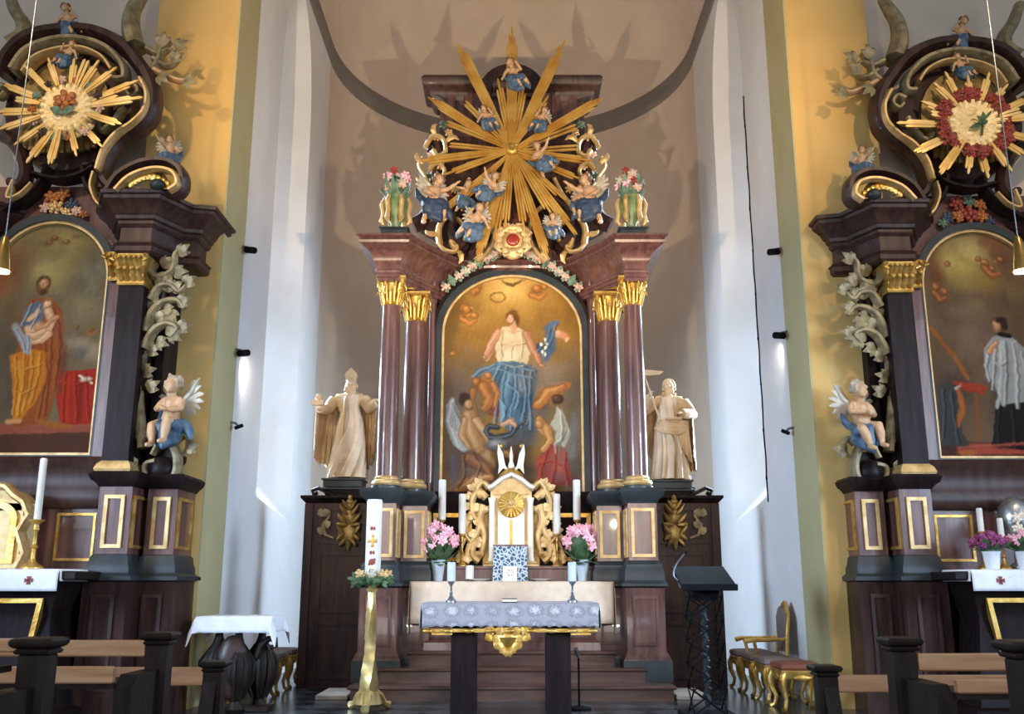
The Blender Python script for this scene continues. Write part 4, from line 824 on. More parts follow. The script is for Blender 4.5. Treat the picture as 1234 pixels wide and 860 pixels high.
m = MB(); m.ell(C + Vector((0, -.07, 0)), (8 * k, .07, 9 * k)); m.tube([C + Vector((-6 * k, -.1, 4 * k)), C + Vector((0, -.14, 0)), C + Vector((6 * k, -.1, 5 * k))], [.02, .05, .02], 8); m.build('dove', 'gold_bright', SB)
MB().tube([C + Vector((0, .1, 0)), C + Vector((0, .62, 0))], .05, 8).build('bracket', 'wood_black', SB)
# ---- cherubs of the high altar, described from where they float
for (x, y, Y, H, lab, pose, kw) in (
    (621, 97, 11.5, 28, 'blue-draped cherub perched on the crest at the head of the great sunburst', 'lean', dict(wings=False)),
    (588, 148, 11.6, 22, 'small blue-draped cherub between upper rays on the paschal candle side of the great sunburst', 'lean', dict()),
    (651, 150, 11.6, 22, 'tiny cherub in blue between upper rays on the lectern side of the great sunburst', 'lean', dict(flip=True)),
    (654, 196, 11.5, 27, 'cherub with blue cloth lying across the rays right of the sunburst centre', 'reach', dict(wings=False, roll=-.5)),
    (588, 232, 11.5, 27, 'cherub with blue cloth hanging among the lower left rays of the great sunburst', 'reach', dict(flip=True, roll=.6)),
    (571, 276, 11.42, 32, 'kneeling cherub with bright blue drapery low on the left volute of the high altar', 'lean', dict(flip=True)),
    (666, 278, 11.5, 22, 'little cherub with blue cloth low beside the right gilded scroll of the high altar', 'sit', dict()),
    (560, 240, 11.7, 24, 'small cherub with raised arm between the left angel and the lowest rays', 'spread', dict(wings=False, roll=.4)),
    (700, 250, 11.5, 28, 'cherub with clasped arms on the right volute above the picture arch', 'sit', dict(yaw=-.4))):
    putto(x, y, Y, H, lab, pose, **kw)
putto(522, 247, 11.4, 40, 'large winged angel in dark blue seated beside the left flower urn', 'reach', 'blue_dark', True, 0, yaw=.5)
putto(712, 247, 11.4, 40, 'large winged angel in dark blue seated beside the right flower urn', 'reach', 'blue_dark', True, 0, yaw=-.5, flip=True)
# ---- cartouche
C = at(618, 290, 11.75); k = mpp(290, 11.75); o = thing('cartouche', C + Vector((0, 0, -20 * k)), 'gilded cartouche with a red jewel over the arch of the altar painting', 'cartouche')
m = MB(); m.ell(C, (17 * k, .05, 15 * k)); m.ell(C + Vector((0, 0, -15 * k)), (12 * k, .05, 9 * k)); m.ell(C + Vector((0, 0, 13 * k)), (11 * k, .05, 7 * k))
[leaf(m, C + Vector((math.cos(a) * 12 * k, -.05, math.sin(a) * 11 * k)), C + Vector((math.cos(a) * 22 * k, -.06, math.sin(a) * 20 * k)), .06) for a in [i * PI / 6 for i in range(12)]]
for e in (-1, 1):
    for L, r in ((((6, 14), (15, 15), (21, 8), (17, 2), (13, 6)), 3.2), (((18, 2), (21, -8), (14, -15), (10, -10)), 3), (((4, -18), (10, -20), (13, -14)), 2.2), (((2, 14), (5, 20), (11, 20), (10, 15)), 2.4)):
        m.tube([C + Vector((e * x * k, -.03, z * k)) for x, z in L], [r * k * .7] + [r * k] * (len(L) - 2) + [r * k * .6], 8)
m.build('carved_border', 'gold_pale', o, ang=60); MB().ell(C + Vector((0, -.06, -1 * k)), (8 * k, .03, 8 * k), None, 16, 10).build('jewel', 'ruby', o)
MB().tube([C, C + Vector((0, .5, 0))], .05, 8).build('bracket', 'wood_black', o)
# ---- flower garlands over the arch
for s, side in ((-1, 'left'), (1, 'right')):
    g = thing('flower_garland', at(617 + s * 50, 320, 11.95), 'carved garland of pale flowers along the %s shoulder of the altar picture arch' % side, 'garland')
    pts = [(80, 346), (72, 338), (64, 333), (56, 327), (48, 321), (40, 317), (32, 312), (24, 309), (18, 305)]
    cord = MB(); cord.tube([at(617 + s * x, y, 11.98) for x, y in pts], .03, 7); cord.build('stem', 'leaf_paint', g)
    for i, (x, y) in enumerate(pts):
        m = MB(); c = at(617 + s * x, y, 11.94); rose(m, c, .055, i); m.build('flower', ['rose_pale', 'leaf_paint', 'rose_pale', 'wing'][i % 4], g)
        m = MB(); leaf(m, c, c + Vector((s * .05, -.02, .08)), .03); leaf(m, c, c + Vector((-s * .04, -.02, -.08)), .03); m.build('leaf', 'leaf_paint', g)
# ---- flower urns
def urn(s, side):
    X, Y = 478 if s < 0 else 760, 11.3
    zb = zT + .01; k = mpp(230, Y); x = at(X, 230, Y).x; o = thing('flower_urn', (x, Y, zb), 'painted green urn of carved flowers on the %s end of the high altar cornice' % side, 'urn')
    MB().loft(rect(x - 15 * k, x + 15 * k, Y - .15, Y + .15), [(zb, .03), (zb + .03, .03), (zb + .04, 0), (zb + 9 * k, 0), (zb + 11 * k, .03), (zb + 12 * k, .03)]).build('plinth', 'slate', o)
    z = zb + 12 * k
    MB().lathe([(9 * k, 0), (10 * k, 2 * k), (5 * k, 5 * k), (6 * k, 9 * k), (12 * k, 20 * k), (14 * k, 32 * k), (13 * k, 40 * k), (15 * k, 43 * k), (12 * k, 44 * k)], (x, Y, z), 20).build('pot', 'urn', o)
    m = MB()
    for i in range(6):
        a = i * PI / 3; c_, s_ = math.cos(a), math.sin(a)
        m.tube([(x + c_ * r * k, Y + s_ * r * k, z + h * k) for r, h in ((14, 42), (17, 34), (15, 22), (17, 12), (14, 8))], [.02, .035, .03, .035, .012], 7)
    m.build('gilded_swag', 'gold_pale', o)
    rr = random.Random(5 + s)
    for i in range(15):
        a = rr.random() * 2 * PI; q = rr.random() ** .6; h = 50 + 34 * rr.random() * (1 - .5 * q)
        m = MB(); rose(m, (x + math.cos(a) * q * 17 * k, Y + math.sin(a) * q * 14 * k - .02, z + h * k), .05, i); m.build('flower', ['rose_red', 'rose_pale', 'pink', 'wing', 'rose_pale'][i % 5], o)
    m = MB()
    for i in range(26):
        a = i * 2.4; h = 44 + 30 * rr.random(); q = 12 + 10 * rr.random(); c_, s_ = math.cos(a), math.sin(a)
        leaf(m, (x + c_ * 5 * k, Y + s_ * 5 * k, z + 40 * k), (x + c_ * q * k, Y + s_ * q * k, z + h * k), .03, .3, (c_, s_, 0))
    m.build('leaves', 'leaf_paint', o); m = MB(); m.ell((x, Y, z + 55 * k), (13 * k, 11 * k, 18 * k)); m.build('flower_core', 'leaf', o)
urn(-1, 'left'); urn(1, 'right')
# ---- the two saints
def sheet(name, m, parent, fn, nu, nv, th=.012):
    v = [fn(i / nu, j / nv) for j in range(nv + 1) for i in range(nu + 1)]
    f = [(j * (nu + 1) + i, j * (nu + 1) + i + 1, (j + 1) * (nu + 1) + i + 1, (j + 1) * (nu + 1) + i) for j in range(nv) for i in range(nu)]
    o = mk(name, v, f, m, parent, ang=60); q = o.modifiers.new('t', 'SOLIDIFY'); q.thickness = th; q.offset = 0; return o
def saint(px, py_foot, py_top, Y, which):
    zb = zz(py_foot, Y); H = zz(py_top, Y) - zb; X = at(px, 520, Y).x
    B = Vector((X, Y, zb)); lab = 'cream carved bishop statue with outspread cope standing left of the high altar' if which == 0 else 'cream carved saint statue with a staff standing right of the high altar'
    o = thing('saint_statue', B - Vector((0, 0, .14)), lab, 'statue')
    p = lambda x, y, z: B + Vector((x * H, y * H, z * H))
    MB().loft(rect(X - .26, X + .22, Y - .2, Y + .2), [(zb - .14, .03), (zb - .12, .03), (zb - .1, 0), (zb - .03, 0), (zb - .02, .02), (zb, .02)]).build('plinth', 'slate', o)
    r = random.Random(which + 11)
    # robe: a column of folds from chest to hem, weight on one leg
    n = 150; K = 30; v = []; fs = []; ph = [r.uniform(0, 6.3) for _ in range(6)]; sw = 1 if which == 0 else -1
    for j in range(K + 1):
        t = j / K; z = .8 - .785 * t
        rx = .115 - .02 * math.sin(min(t / .35, 1) * PI) + .075 * max(0, t - .3) ** 1.1; ry = .078 + .05 * t
        cx = sw * (.012 * math.sin(t * 5) + .02 * t)
        A = .05 + .42 * t ** 1.05
        for i in range(n):
            a = 2 * PI * i / n; q = a + .9 * sw * t + .3 * math.sin(4 * t + ph[0])
            fo = .35 - math.exp(-(math.sin(q * 3.5 + ph[1]) / .3) ** 2) * .95 - math.exp(-(math.sin(q * 5.5 + ph[2] + t) / .26) ** 2) * .6 + .16 * math.cos(q * 14 + ph[3])
            kn = .05 * math.exp(-((a - (4.45 if sw > 0 else 4.95)) / .35) ** 2 - ((t - .6) / .16) ** 2)
            k_ = 1 + A * fo + kn / .12
            v.append(p(cx + rx * k_ * math.cos(a), ry * k_ * math.sin(a), z))
    fs = [(j * n + i, j * n + (i + 1) % n, (j + 1) * n + (i + 1) % n, (j + 1) * n + i) for j in range(K) for i in range(n)] + [tuple(range(n)), tuple(K * n + i for i in range(n))]
    mk('robe', v, fs, 'statue_light', o, ang=50)
    m = MB()
    m.ell(p(0, 0, .7), (.11 * H, .08 * H, .13 * H), None, 14, 8); m.tube([p(0, 0, .76), p(0, -.01, .86)], [.07 * H, .04 * H], 10); m.tube([p(-.13, 0, .765), p(.13, 0, .765)], .055 * H, 8)
    Hd = p(.005 if which else .012, -.03, .905); q = .25 if which == 0 else -.2
    m.ell(Hd, (.044 * H, .052 * H, .064 * H), None, 16, 12); m.ell(Hd + Vector((q * .03 * H, -.054 * H, -.004 * H)), (.009 * H, .015 * H, .018 * H), None, 8, 6)
    for e in (-1, 1): m.ell(Hd + Vector((e * .02 * H + q * .02 * H, -.046 * H, .02 * H)), (.015 * H, .009 * H, .006 * H), None, 7, 5); m.ell(Hd + Vector((e * .024 * H, -.042 * H, -.014 * H)), (.014 * H, .012 * H, .014 * H), None, 7, 5); m.ell(Hd + Vector((e * .047 * H, .005 * H, 0)), (.008 * H, .014 * H, .017 * H), None, 6, 5)
    if which == 0:
        A = [((.14, 0, .765), (.2, -.06, .665), (.29, -.17, .705)), ((-.14, 0, .765), (-.2, -.03, .66), (-.25, -.15, .645))]
        top = [(-.285, -.13, .67), (-.215, .02, .705), (-.14, .05, .8), (-.07, .05, .84), (0, .065, .85), (.07, .05, .84), (.14, .05, .8), (.21, -.03, .71), (.28, -.14, .725)]
        hem = [.19, .15, .1, .07, .06, .07, .1, .14, .25]; hx = [-.02, -.03, -.02, 0, 0, 0, .02, .02, -.02]
    else:
        A = [((.14, 0, .765), (.21, -.05, .63), (.09, -.17, .62)), ((-.14, 0, .765), (-.23, -.04, .67), (-.2, -.14, .79))]
        top = [(-.255, -.06, .69), (-.21, .03, .74), (-.14, .05, .8), (-.07, .05, .84), (0, .065, .85), (.07, .05, .84), (.14, .05, .8), (.215, -.0, .7), (.2, -.1, .6)]
        hem = [.42, .3, .14, .08, .06, .07, .08, .1, .2]; hx = [.01, .0, .0, 0, 0, 0, .02, .02, .01]
    for i, (s_, e_, w_) in enumerate(A):
        s_, e_, w_ = p(*s_), p(*e_), p(*w_); m.tube([s_, (s_ + e_) / 2, e_, e_ * .4 + w_ * .6, w_], [.056 * H, .06 * H, .056 * H, .052 * H, .042 * H], 10)
        hand(m, w_, w_ - e_, (0, -.3, 1), .016 * H, 1 if i == 0 else -1)
    sculpt('figure', m, 'statue', o, .0105, 1)
    h = MB()
    if which == 0:
        for i in range(11):
            x = (i - 5) * .0085; h.tube([Hd + Vector((x * H * .9, -.036 * H, -.03 * H)), Hd + Vector((x * 1.2 * H, -.055 * H, -.075 * H)), Hd + Vector((x * .9 * H + .004 * H * math.sin(i * 2), -.05 * H, -.125 * H + abs(i - 5) * .008 * H))], [.01 * H, .011 * H, .004 * H], 6)
        h.build('beard', 'statue', o); h = MB()
        for i in range(10): a = PI * i / 9; h.ell(Hd + Vector((math.cos(a) * .046 * H, .02 * H, -.02 * H + .03 * H * math.sin(a))), .02 * H, None, 7, 5)
    else:
        for i in range(16):
            a = PI * i / 15; h.ell(Hd + Vector((math.cos(a) * .048 * H, .01 * H, math.sin(a) * .05 * H + .012 * H)), .021 * H, None, 7, 5); h.ell(Hd + Vector((math.cos(a) * .052 * H, .012 * H, -.02 * H - .05 * H * (i % 2))), .019 * H, None, 7, 5)
        h.build('hair', 'statue', o); h = MB()
        for i in range(7): h.tube([Hd + Vector(((i - 3) * .01 * H, -.042 * H, -.04 * H)), Hd + Vector(((i - 3) * .009 * H, -.052 * H, -.09 * H + abs(i - 3) * .006 * H))], [.011 * H, .005 * H], 6)
    h.build('hair' if which == 0 else 'beard', 'statue', o)
    path = crom(top, 12); hh = crom([(a, b, 0) for a, b in zip(hem, hx)], 12); N = len(path) - 1
    def cope(u, t):
        i = min(int(u * N), N - 1); f = u * N - i; a = path[i].lerp(path[i + 1], f); b = hh[i].lerp(hh[i + 1], f)
        fo = (abs(math.cos(u * 46 + ph[4] + t * 1.2)) ** .7 - .6) * .036 * t ** .7 + .014 * math.sin(u * 90) * t
        z = a.z + (b.x + .016 * math.sin(u * 46 + 1) - a.z) * t
        side = abs(u - .5) * 2
        return p(a.x + b.y * t + fo * .35 * (1 if u > .5 else -1) * side, a.y * (1 - .45 * t) + .045 * t * (1 - side) + fo, z)
    sheet('cope', 'statue_cope', o, cope, 150, 22, .014)
    if which == 0:
        m = MB(); poly = [(-.045, .0), (.045, .0), (.06, .06), (.0, .12), (-.06, .06)]
        for yo in (-.03, .02): m.prism([(Hd.x + x * H, Hd.z + .035 * H + z * H) for x, z in poly], Hd.y + yo * H - .012 * H, Hd.y + yo * H + .012 * H)
        m.lathe([(.05 * H, 0), (.052 * H, .03 * H), (.045 * H, .035 * H)], (Hd.x, Hd.y, Hd.z + .028 * H), 14); m.build('mitre', 'statue', o)
        w = p(-.255, -.2, .665); m = MB(); m.box(w.x - .06 * H, w.x + .05 * H, w.y - .045 * H, w.y + .03 * H, w.z, w.z + .05 * H, .008); m.ell((w.x, w.y, w.z + .08 * H), .035 * H, None, 10, 7); m.build('book', 'statue', o)
        sheet('stole', 'statue', o, lambda u, t: p(-.03 + .028 * u - .03 * t, -.105 - .035 * math.sin(t * 2.5) - .01 * math.sin(u * PI), .77 - .5 * t), 6, 10, .012)
    else:
        a, b = p(-.12, -.19, .56), p(-.27, -.19, 1.04); MB().tube([a, p(-.195, -.19, .8), b], .009 * H, 7).build('staff', 'statue', o)
        m = MB(); m.prism([(b.x - .01, b.z), (b.x + .2 * H, b.z - .02 * H), (b.x + .16 * H, b.z - .05 * H), (b.x + .02 * H, b.z - .06 * H)], b.y - .01, b.y + .01); m.build('pennant', 'statue', o)
        w = p(.02, -.17, .6); MB().box(w.x - .08 * H, w.x + .07 * H, w.y - .03 * H, w.y + .03 * H, w.z - .045 * H, w.z - .015 * H, .006).build('book', 'statue', o)
        m = MB()
        for i in range(6): m.tube(crom([p(-.15 + .01 * i, -.03, .5 + .014 * i), p(-.06, -.125 - .008 * (i % 2), .455 + .02 * i), p(.06, -.13 - .008 * (i % 2), .44 + .022 * i), p(.17, -.05, .5 + .012 * i)], 4), [.012 * H] + [.018 * H] * 11 + [.012 * H], 7)
        m.build('sash', 'statue', o)
        sheet('apron_fold', 'statue', o, lambda u, t: p(.0 + .17 * u + .02 * t, -.12 + .05 * u + .02 * math.sin(u * 22 + 2 * t) * t, .5 - (.1 + .25 * u) * t), 24, 10, .012)
    MB().loft(rect(X - .24, X + .2, Y - .16, Y + .25), [(zz(640, Y), -.12), (zb - .3, -.04), (zb - .2, 0), (zb - .14, 0)]).build('console', 'wood_black', o)
saint(420, 578, 452, 12.25, 0)
saint(807, 580, 455, 12.25, 1)
# ------------------------------------------------------------------ side altars against the nave piers
LRAYS = [(-84, -34, 9, 4), (-58, -58, 7, 3), (-26, -66, 7, 3), (4, -68, 8, 3), (36, -62, 8, 3), (62, -52, 8, 3), (88, -38, 8, 3), (94, -12, 9, 3), (76, 26, 8, 3), (50, 52, 7, 3), (22, 66, 7, 3), (-8, 82, 11, 4), (-40, 74, 9, 3), (-56, 52, 7, 3), (-78, 34, 8, 3), (-92, 6, 9, 3), (24, -74, 6, 2), (-70, -10, 6, 2), (70, -22, 6, 2)]
RRAYS = [(-98, 0, 9, 3), (-66, -28, 7, 3), (-50, -52, 8, 3), (-30, -70, 8, 3), (-4, -62, 8, 3), (22, -66, 8, 3), (48, -54, 8, 3), (74, -34, 8, 3), (92, -8, 9, 3), (84, 26, 9, 3), (60, 48, 8, 3), (34, 68, 8, 3), (8, 74, 9, 3), (-18, 70, 8, 3), (-56, 74, 11, 4), (-80, 40, 11, 4), (-62, -14, 6, 2), (64, -16, 6, 2)]
def side_altar(e):
    """e=-1 left; e=+1 its mirrored sister on the right, a little further out and back"""
    L = e < 0
    T = (lambda p: Vector(p)) if L else (lambda p: Vector((-p[0] + .17, p[1] + .25, p[2])))
    def tr(mb): mb.v = [tuple(T(v)) for v in mb.v]; return mb
    side = 'left' if L else 'right'
    Xc = -4.84; ref = lambda x: 2 * Xc - x
    o = thing('side_altar', T((Xc, 9.6, 0)), 'dark baroque side altar framing the painting of %s' % ('a bearded man with a child' if L else 'a kneeling cleric'), 'altar')
    B = lambda mb, n, m, par=o, ang=35: tr(mb).build(n, m, par, ang=ang)
    zq = lambda py, Y=9.2: zz(py, Y)
    for f in (lambda x0, x1: (x0, x1), lambda x0, x1: tuple(sorted((ref(x0), ref(x1))))):
        mirrored = f(0, 1)[0] != 0
        for (xa, xb, yf) in ((-3.955, -3.64, 9.2), (-3.58, -3.29, 9.45)):
            x0, x1 = f(xa, xb); R = rect(x0, x1, yf, 9.98)
            p = B(MB().loft(R, [(0, .06), (zq(700), .05), (zq(698), .06)]), 'pedestal', 'wood_dark')
            B(MB().loft(R, [(zq(701), .05), (zq(699), .09), (zq(694), .09), (zq(690), .05), (zq(684), .05), (zq(678), .03), (zq(670), .02), (zq(667), 0)]), 'moulding', 'slate', p)
            B(MB().loft(R, [(zq(668), 0), (zq(584), 0)]), 'die', 'wood_red', p)
            B(MB().loft(R, [(zq(586), .01), (zq(582), .03), (zq(578), .07), (zq(572), .09), (zq(568), .06)]), 'cap', 'wood_black', p)
            B(MB().panel(x0 + .06, x1 - .06, zq(660), zq(596), yf, .035, .02), 'panel_frame', 'gold_pale', p)
            B(MB().panel(x0 + .05, x1 - .05, .25, zq(716), yf - .05, .035, .02), 'panel_frame', 'wood_dark', p)
            xi = x1 if not mirrored else x0; sg = 1 if not mirrored else -1
            q = MB().panel(.05, 9.9 - yf, zq(660), zq(596), 0, .03, .02); q.v = [(xi - y * sg, yf + x, z) for x, y, z in q.v]; B(q, 'panel_frame', 'gold', p)
        # big dark pilaster and slim red one beside the picture
        x0, x1 = f(-3.99, -3.73)
        B(MB().box(x0, x1, 9.25, 9.98, zq(568), zz(342, 9.25), .012), 'pilaster', 'wood_black')
        B(MB().loft(rect(x0, x1, 9.25, 9.9), [(zq(568), .04), (zq(564), .05), (zq(558), .03), (zq(554), .0)]), 'pilaster_base', 'gold_pale')
        u0, u1 = f(-4.16, -4.03)
        B(MB().box(u0, u1, 9.42, 9.98, zq(568), zz(338, 9.42), .03), 'half_column', 'wood_red')
        B(MB().loft(rect(u0, u1, 9.42, 9.9), [(zz(568, 9.4), .02), (zz(563, 9.4), .03), (zz(555, 9.4), .01)]), 'half_column_base', 'gold')
        for (xx0, xx1, Y, ya, yb, nl) in ((x0, x1, 9.22, 343, 306, 4), (u0, u1, 9.4, 338, 304, 2)):
            za, zb = zz(ya, Y), zz(yb, Y); h = zb - za; w = xx1 - xx0; g = MB()
            g.loft(rect(xx0, xx1, Y, Y + .3), [(za, 0), (za + .02, .01), (za + h * .5, -.03), (zb - .03, .02), (zb, .02)])
            for row in range(2):
                for i in range(nl + row):
                    x = xx0 + w * (i + .5) / (nl + row); z = za + h * (.02 + .38 * row)
                    g.tube([(x, Y + .02, z), (x, Y - .03, z + h * .25), (x, Y - .1, z + h * .46), (x, Y - .11, z + h * .34)], [.02, .029, .026, .01], 6, ref=(0, -1, 0), k=.6)
            for q in (-1, 1):
                x = xx0 if q < 0 else xx1; g.tube([(x, Y - .03, za + h * .6), (x + q * .025, Y - .08, za + h * .9), (x + q * .045, Y - .1, za + h * .75), (x + q * .01, Y - .1, za + h * .68)], [.022, .026, .022, .015], 6)
            B(g, 'capital', 'gold_bright' if nl == 4 else 'gold', ang=25)
        # broken entablature, stepping forward over the pilaster
        P = [(-4.24, 9.66), (-4.03, 9.24), (-3.7, 9.24), (-3.52, 9.62), (-3.36, 9.66), (-3.36, 9.98), (-4.24, 9.98)]
        if mirrored: P = [(ref(x), y) for x, y in P][::-1]
        za, zc = zz(306, 9.24), zz(226, 9.0)
        B(MB().loft(P, [(za, .0), (za + .03, .03), (za + .08, .03), (za + .1, .05), (za + .13, .0), (za + .17, -.01), (zc - .3, -.01)]), 'frieze', 'wood_dark')
        B(MB().loft(P, [(zc - .33, 0), (zc - .3, .025), (zc - .27, .025), (zc - .255, .05), (zc - .22, .06), (zc - .2, .085), (zc - .15, .11), (zc - .1, .17), (zc - .085, .19), (zc - .05, .195), (zc - .04, .22), (zc - .01, .23), (zc, .22), (zc + .02, .1)]), 'cornice', 'wood_dark')
        # outer back slab behind the carving
        s0, s1 = f(-3.69, -3.6); B(MB().box(s0, s1, 9.6, 9.98, zq(575), za), 'back_strip', 'wood_black')
    # boards behind the painting and predella below it
    B(MB().box(Xc - .82, Xc + .82, 9.62, 9.98, 0, zz(225, 9.62)), 'back_board', 'wood_red')
    B(MB().loft(rect(Xc - .8, Xc + .8, 9.35, 9.7), [(zq(612, 9.35), 0), (zq(606, 9.35), .04), (zq(596, 9.35), .05), (zq(588, 9.35), .02), (zq(566, 9.35), .02), (zq(560, 9.35), .05), (zq(554, 9.35), .07), (zq(550, 9.35), .02)]), 'predella', 'wood_dark')
    B(MB().loft(rect(Xc - .84, Xc + .84, 9.4, 9.7), [(1.2, 0), (zq(610, 9.4), 0)]), 'predella_board', 'wood_red')
    for q in (-1, 1): B(MB().panel(*sorted((Xc + q * .42, Xc + q * .8)), 1.42, zq(618, 9.4), 9.4, .025, .02), 'panel_frame', 'gold')
    # mensa
    y0 = 8.6; zt = zz(686, y0)
    B(MB().loft(rect(Xc - .78, Xc + .78, y0 + .15, 9.4), [(0, .16), (.12, .16), (.14, .08), (.9, -.05), (1.0, -.03), (zt - .08, .06)]), 'altar_table', 'wood_black')
    B(MB().box(Xc - 1.0, Xc + 1.0, y0, 9.4, zt - .09, zt - .012, .012), 'table_top', 'wood_black')
    A = [(Xc - .55, .2), (Xc + .55, .2), (Xc + .68, 1.08), (Xc - .68, 1.08)]; I = [(Xc - .51, .24), (Xc + .51, .24), (Xc + .63, 1.04), (Xc - .63, 1.04)]
    B(MB().frame(A, I, y0 + .13, y0 + .2), 'gilded_frame', 'gold')
    # attic: shield board, hood and volutes
    cc = at(84, 128, 9.6); k = mpp(128, 9.6)
    B(MB().prism([(cc.x + x * k, cc.z + z * k) for x, z in arc(0, 0, 76, 84, 0, 2 * PI, 36)[:-1]], 9.58, 9.8), 'attic_board', 'wood_dark')
    B(MB().prism([(cc.x + x * k, cc.z + z * k) for x, z in arc(-2, -6, 54, 62, 0, 2 * PI, 30)[:-1]], 9.5, 9.59), 'attic_shield', 'gold_dim')
    mb = MB()
    for i in range(13):
        x = -46 + i * 7.4; zt_ = -38 - 22 * math.sqrt(max(0, 1 - (x / 56) ** 2)); mb.tube([(cc.x + x * k * .8, 9.5, cc.z - 22 * k), (cc.x + x * k * .95, 9.44, cc.z - 44 * k), (cc.x + x * k, 9.44, cc.z + (zt_ - 10) * k)], [.03, .04, .03], 7)
    B(mb, 'gilded_drapery', 'gold_dim')
    def bnd(pts, w, d, Y, nm, m, kk=None):
        mb = MB(); band2(P2d(pts, Y), w, d, Y, '', '', mb, kk); return B(mb, nm, m)
    for pts, w, d, Y, nm, m, kk in (
        ([(6, 92), (16, 70), (40, 50), (80, 42), (120, 44), (152, 60), (172, 84), (180, 98)], .085, .2, 9.5, 'hood', 'wood_dark', (1, 1)),
        ([(18, 88), (34, 66), (60, 54), (92, 50), (126, 58), (148, 78), (152, 96), (140, 98)], .05, .14, 9.36, 'hood_moulding', 'leaf_grey', (1, .8)),
        ([(30, 90), (44, 72), (70, 62), (100, 60), (124, 70), (136, 86)], .03, .1, 9.34, 'hood_bead', 'gold_pale', (1, .8)),
        ([(176, 88), (186, 112), (184, 138), (166, 158), (146, 170), (132, 190), (126, 212), (134, 226), (146, 222), (146, 212)], .075, .16, 9.45, 'volute', 'wood_dark', (1.1, .7)),
        ([(170, 96), (178, 114), (175, 134), (160, 150), (142, 162), (126, 182), (118, 206)], .03, .08, 9.3, 'volute_bead', 'gold_pale', (1, 1)),
        ([(-12, 90), (-22, 112), (-20, 138), (-4, 158), (14, 170), (28, 190), (32, 212), (24, 226), (14, 220)], .075, .16, 9.45, 'volute', 'wood_dark', (1.1, .7)),
        ([(153, 108), (163, 104), (168, 112), (160, 118), (154, 112)], .045, .1, 9.4, 'scroll', 'leaf_grey', (1, .6)),
        ([(8, 108), (-2, 104), (-7, 112), (1, 118), (7, 112)], .045, .1, 9.4, 'scroll', 'leaf_grey', (1, .6)),
        ([(150, 130), (140, 146), (126, 158), (118, 150)], .05, .1, 9.4, 'scroll', 'leaf_grey', (.8, .8)),
        ([(132, 234), (146, 214), (172, 200), (200, 197), (219, 207), (222, 224), (209, 236), (192, 232), (189, 219), (199, 215)], .06, .17, 9.2, 'cornice_volute', 'wood_dark', (.8, .9)),
        ([(140, 230), (158, 213), (186, 204), (208, 208), (214, 222), (204, 230)], .028, .06, 9.02, 'volute_bead', 'gold_pale', (1.1, 1.1)),
        ([(103, 203), (106, 222), (118, 240), (138, 262)], .04, .12, 9.5, 'arch_moulding', 'wood_black', (1, 1)),
        ([(60, 203), (52, 222), (34, 240), (8, 256)], .04, .12, 9.5, 'arch_moulding', 'wood_black', (1, 1)),
        ([(44, 212), (70, 218), (96, 214), (116, 204)], .035, .12, 9.45, 'sill_moulding', 'wood_black', (1, 1)),
        ([(116, 210), (112, 228), (122, 248), (140, 240)], .03, .1, 9.4, 'scroll', 'gold_pale', (1, .7)),
        ([(20, 220), (12, 240), (26, 236), (40, 222)], .03, .1, 9.4, 'scroll', 'gold_pale', (1, .7)),
        # curling plumes on top
        ([(164, 58), (158, 36), (160, 14), (172, -6), (180, -18)], .09, .14, 9.5, 'plume', 'leaf_grey', (1.25, .55)),
        ([(14, 56), (28, 44), (28, 28), (18, 12), (10, -10)], .09, .14, 9.5, 'plume', 'leaf_grey', (1.1, .6)),
        ([(178, 60), (192, 66), (204, 60), (212, 66)], .04, .08, 9.5, 'leaf_scroll', 'leaf_grey', (1, .4)),
        ([(184, 84), (200, 92), (218, 98), (232, 95)], .045, .08, 9.5, 'leaf_scroll', 'flesh', (1, .5)),
        ([(186, 72), (200, 80), (212, 76), (218, 66)], .04, .08, 9.5, 'leaf_scroll', 'leaf_grey', (1, .4)),
        ([(176, 92), (190, 78), (196, 60), (206, 50)], .05, .1, 9.5, 'leaf_scroll', 'leaf_grey', (1, .5)),
        # carved foliage down the outer edge
        ([(176, 318), (190, 334), (208, 326), (212, 306), (222, 300)], .04, .07, 9.42, 'leaf_scroll', 'leaf_grey', (1.2, .6)),
        ([(182, 350), (176, 380), (172, 420), (166, 460), (168, 500), (172, 540)], .06, .1, 9.45, 'leaf_stem', 'leaf_grey', (.8, .9)),
        ([(176, 400), (184, 376), (198, 364), (214, 362), (222, 372)], .045, .07, 9.4, 'leaf_scroll', 'leaf_grey', (1.3, .5)),
        ([(174, 420), (186, 398), (202, 390), (214, 396), (206, 406)], .04, .07, 9.4, 'leaf_scroll', 'leaf_grey', (1.3, .5)),
        ([(182, 362), (192, 346), (206, 344), (216, 352), (224, 344)], .04, .07, 9.4, 'leaf_scroll', 'leaf_grey', (1.2, .5)),
        ([(180, 340), (196, 350), (192, 372), (204, 380)], .04, .07, 9.58, 'leaf_scroll', 'wood_dark', (1, .5)),
        # console under the seated cherub
        ([(168, 580), (160, 560), (164, 536), (180, 527), (190, 534), (184, 548)], .04, .1, 9.5, 'console_scroll', 'leaf_grey', (1, .7)),
        ([(206, 530), (214, 550), (212, 572), (196, 580), (180, 574), (178, 560), (190, 556)], .045, .13, 9.5, 'console_scroll', 'leaf_grey', (.9, .8)),
        ([(214, 530), (224, 524), (228, 536), (220, 548)], .035, .07, 9.55, 'console_scroll', 'leaf_grey', (1, .5))): bnd(pts, w, d, Y, nm, m, kk)
    rr = random.Random(4)
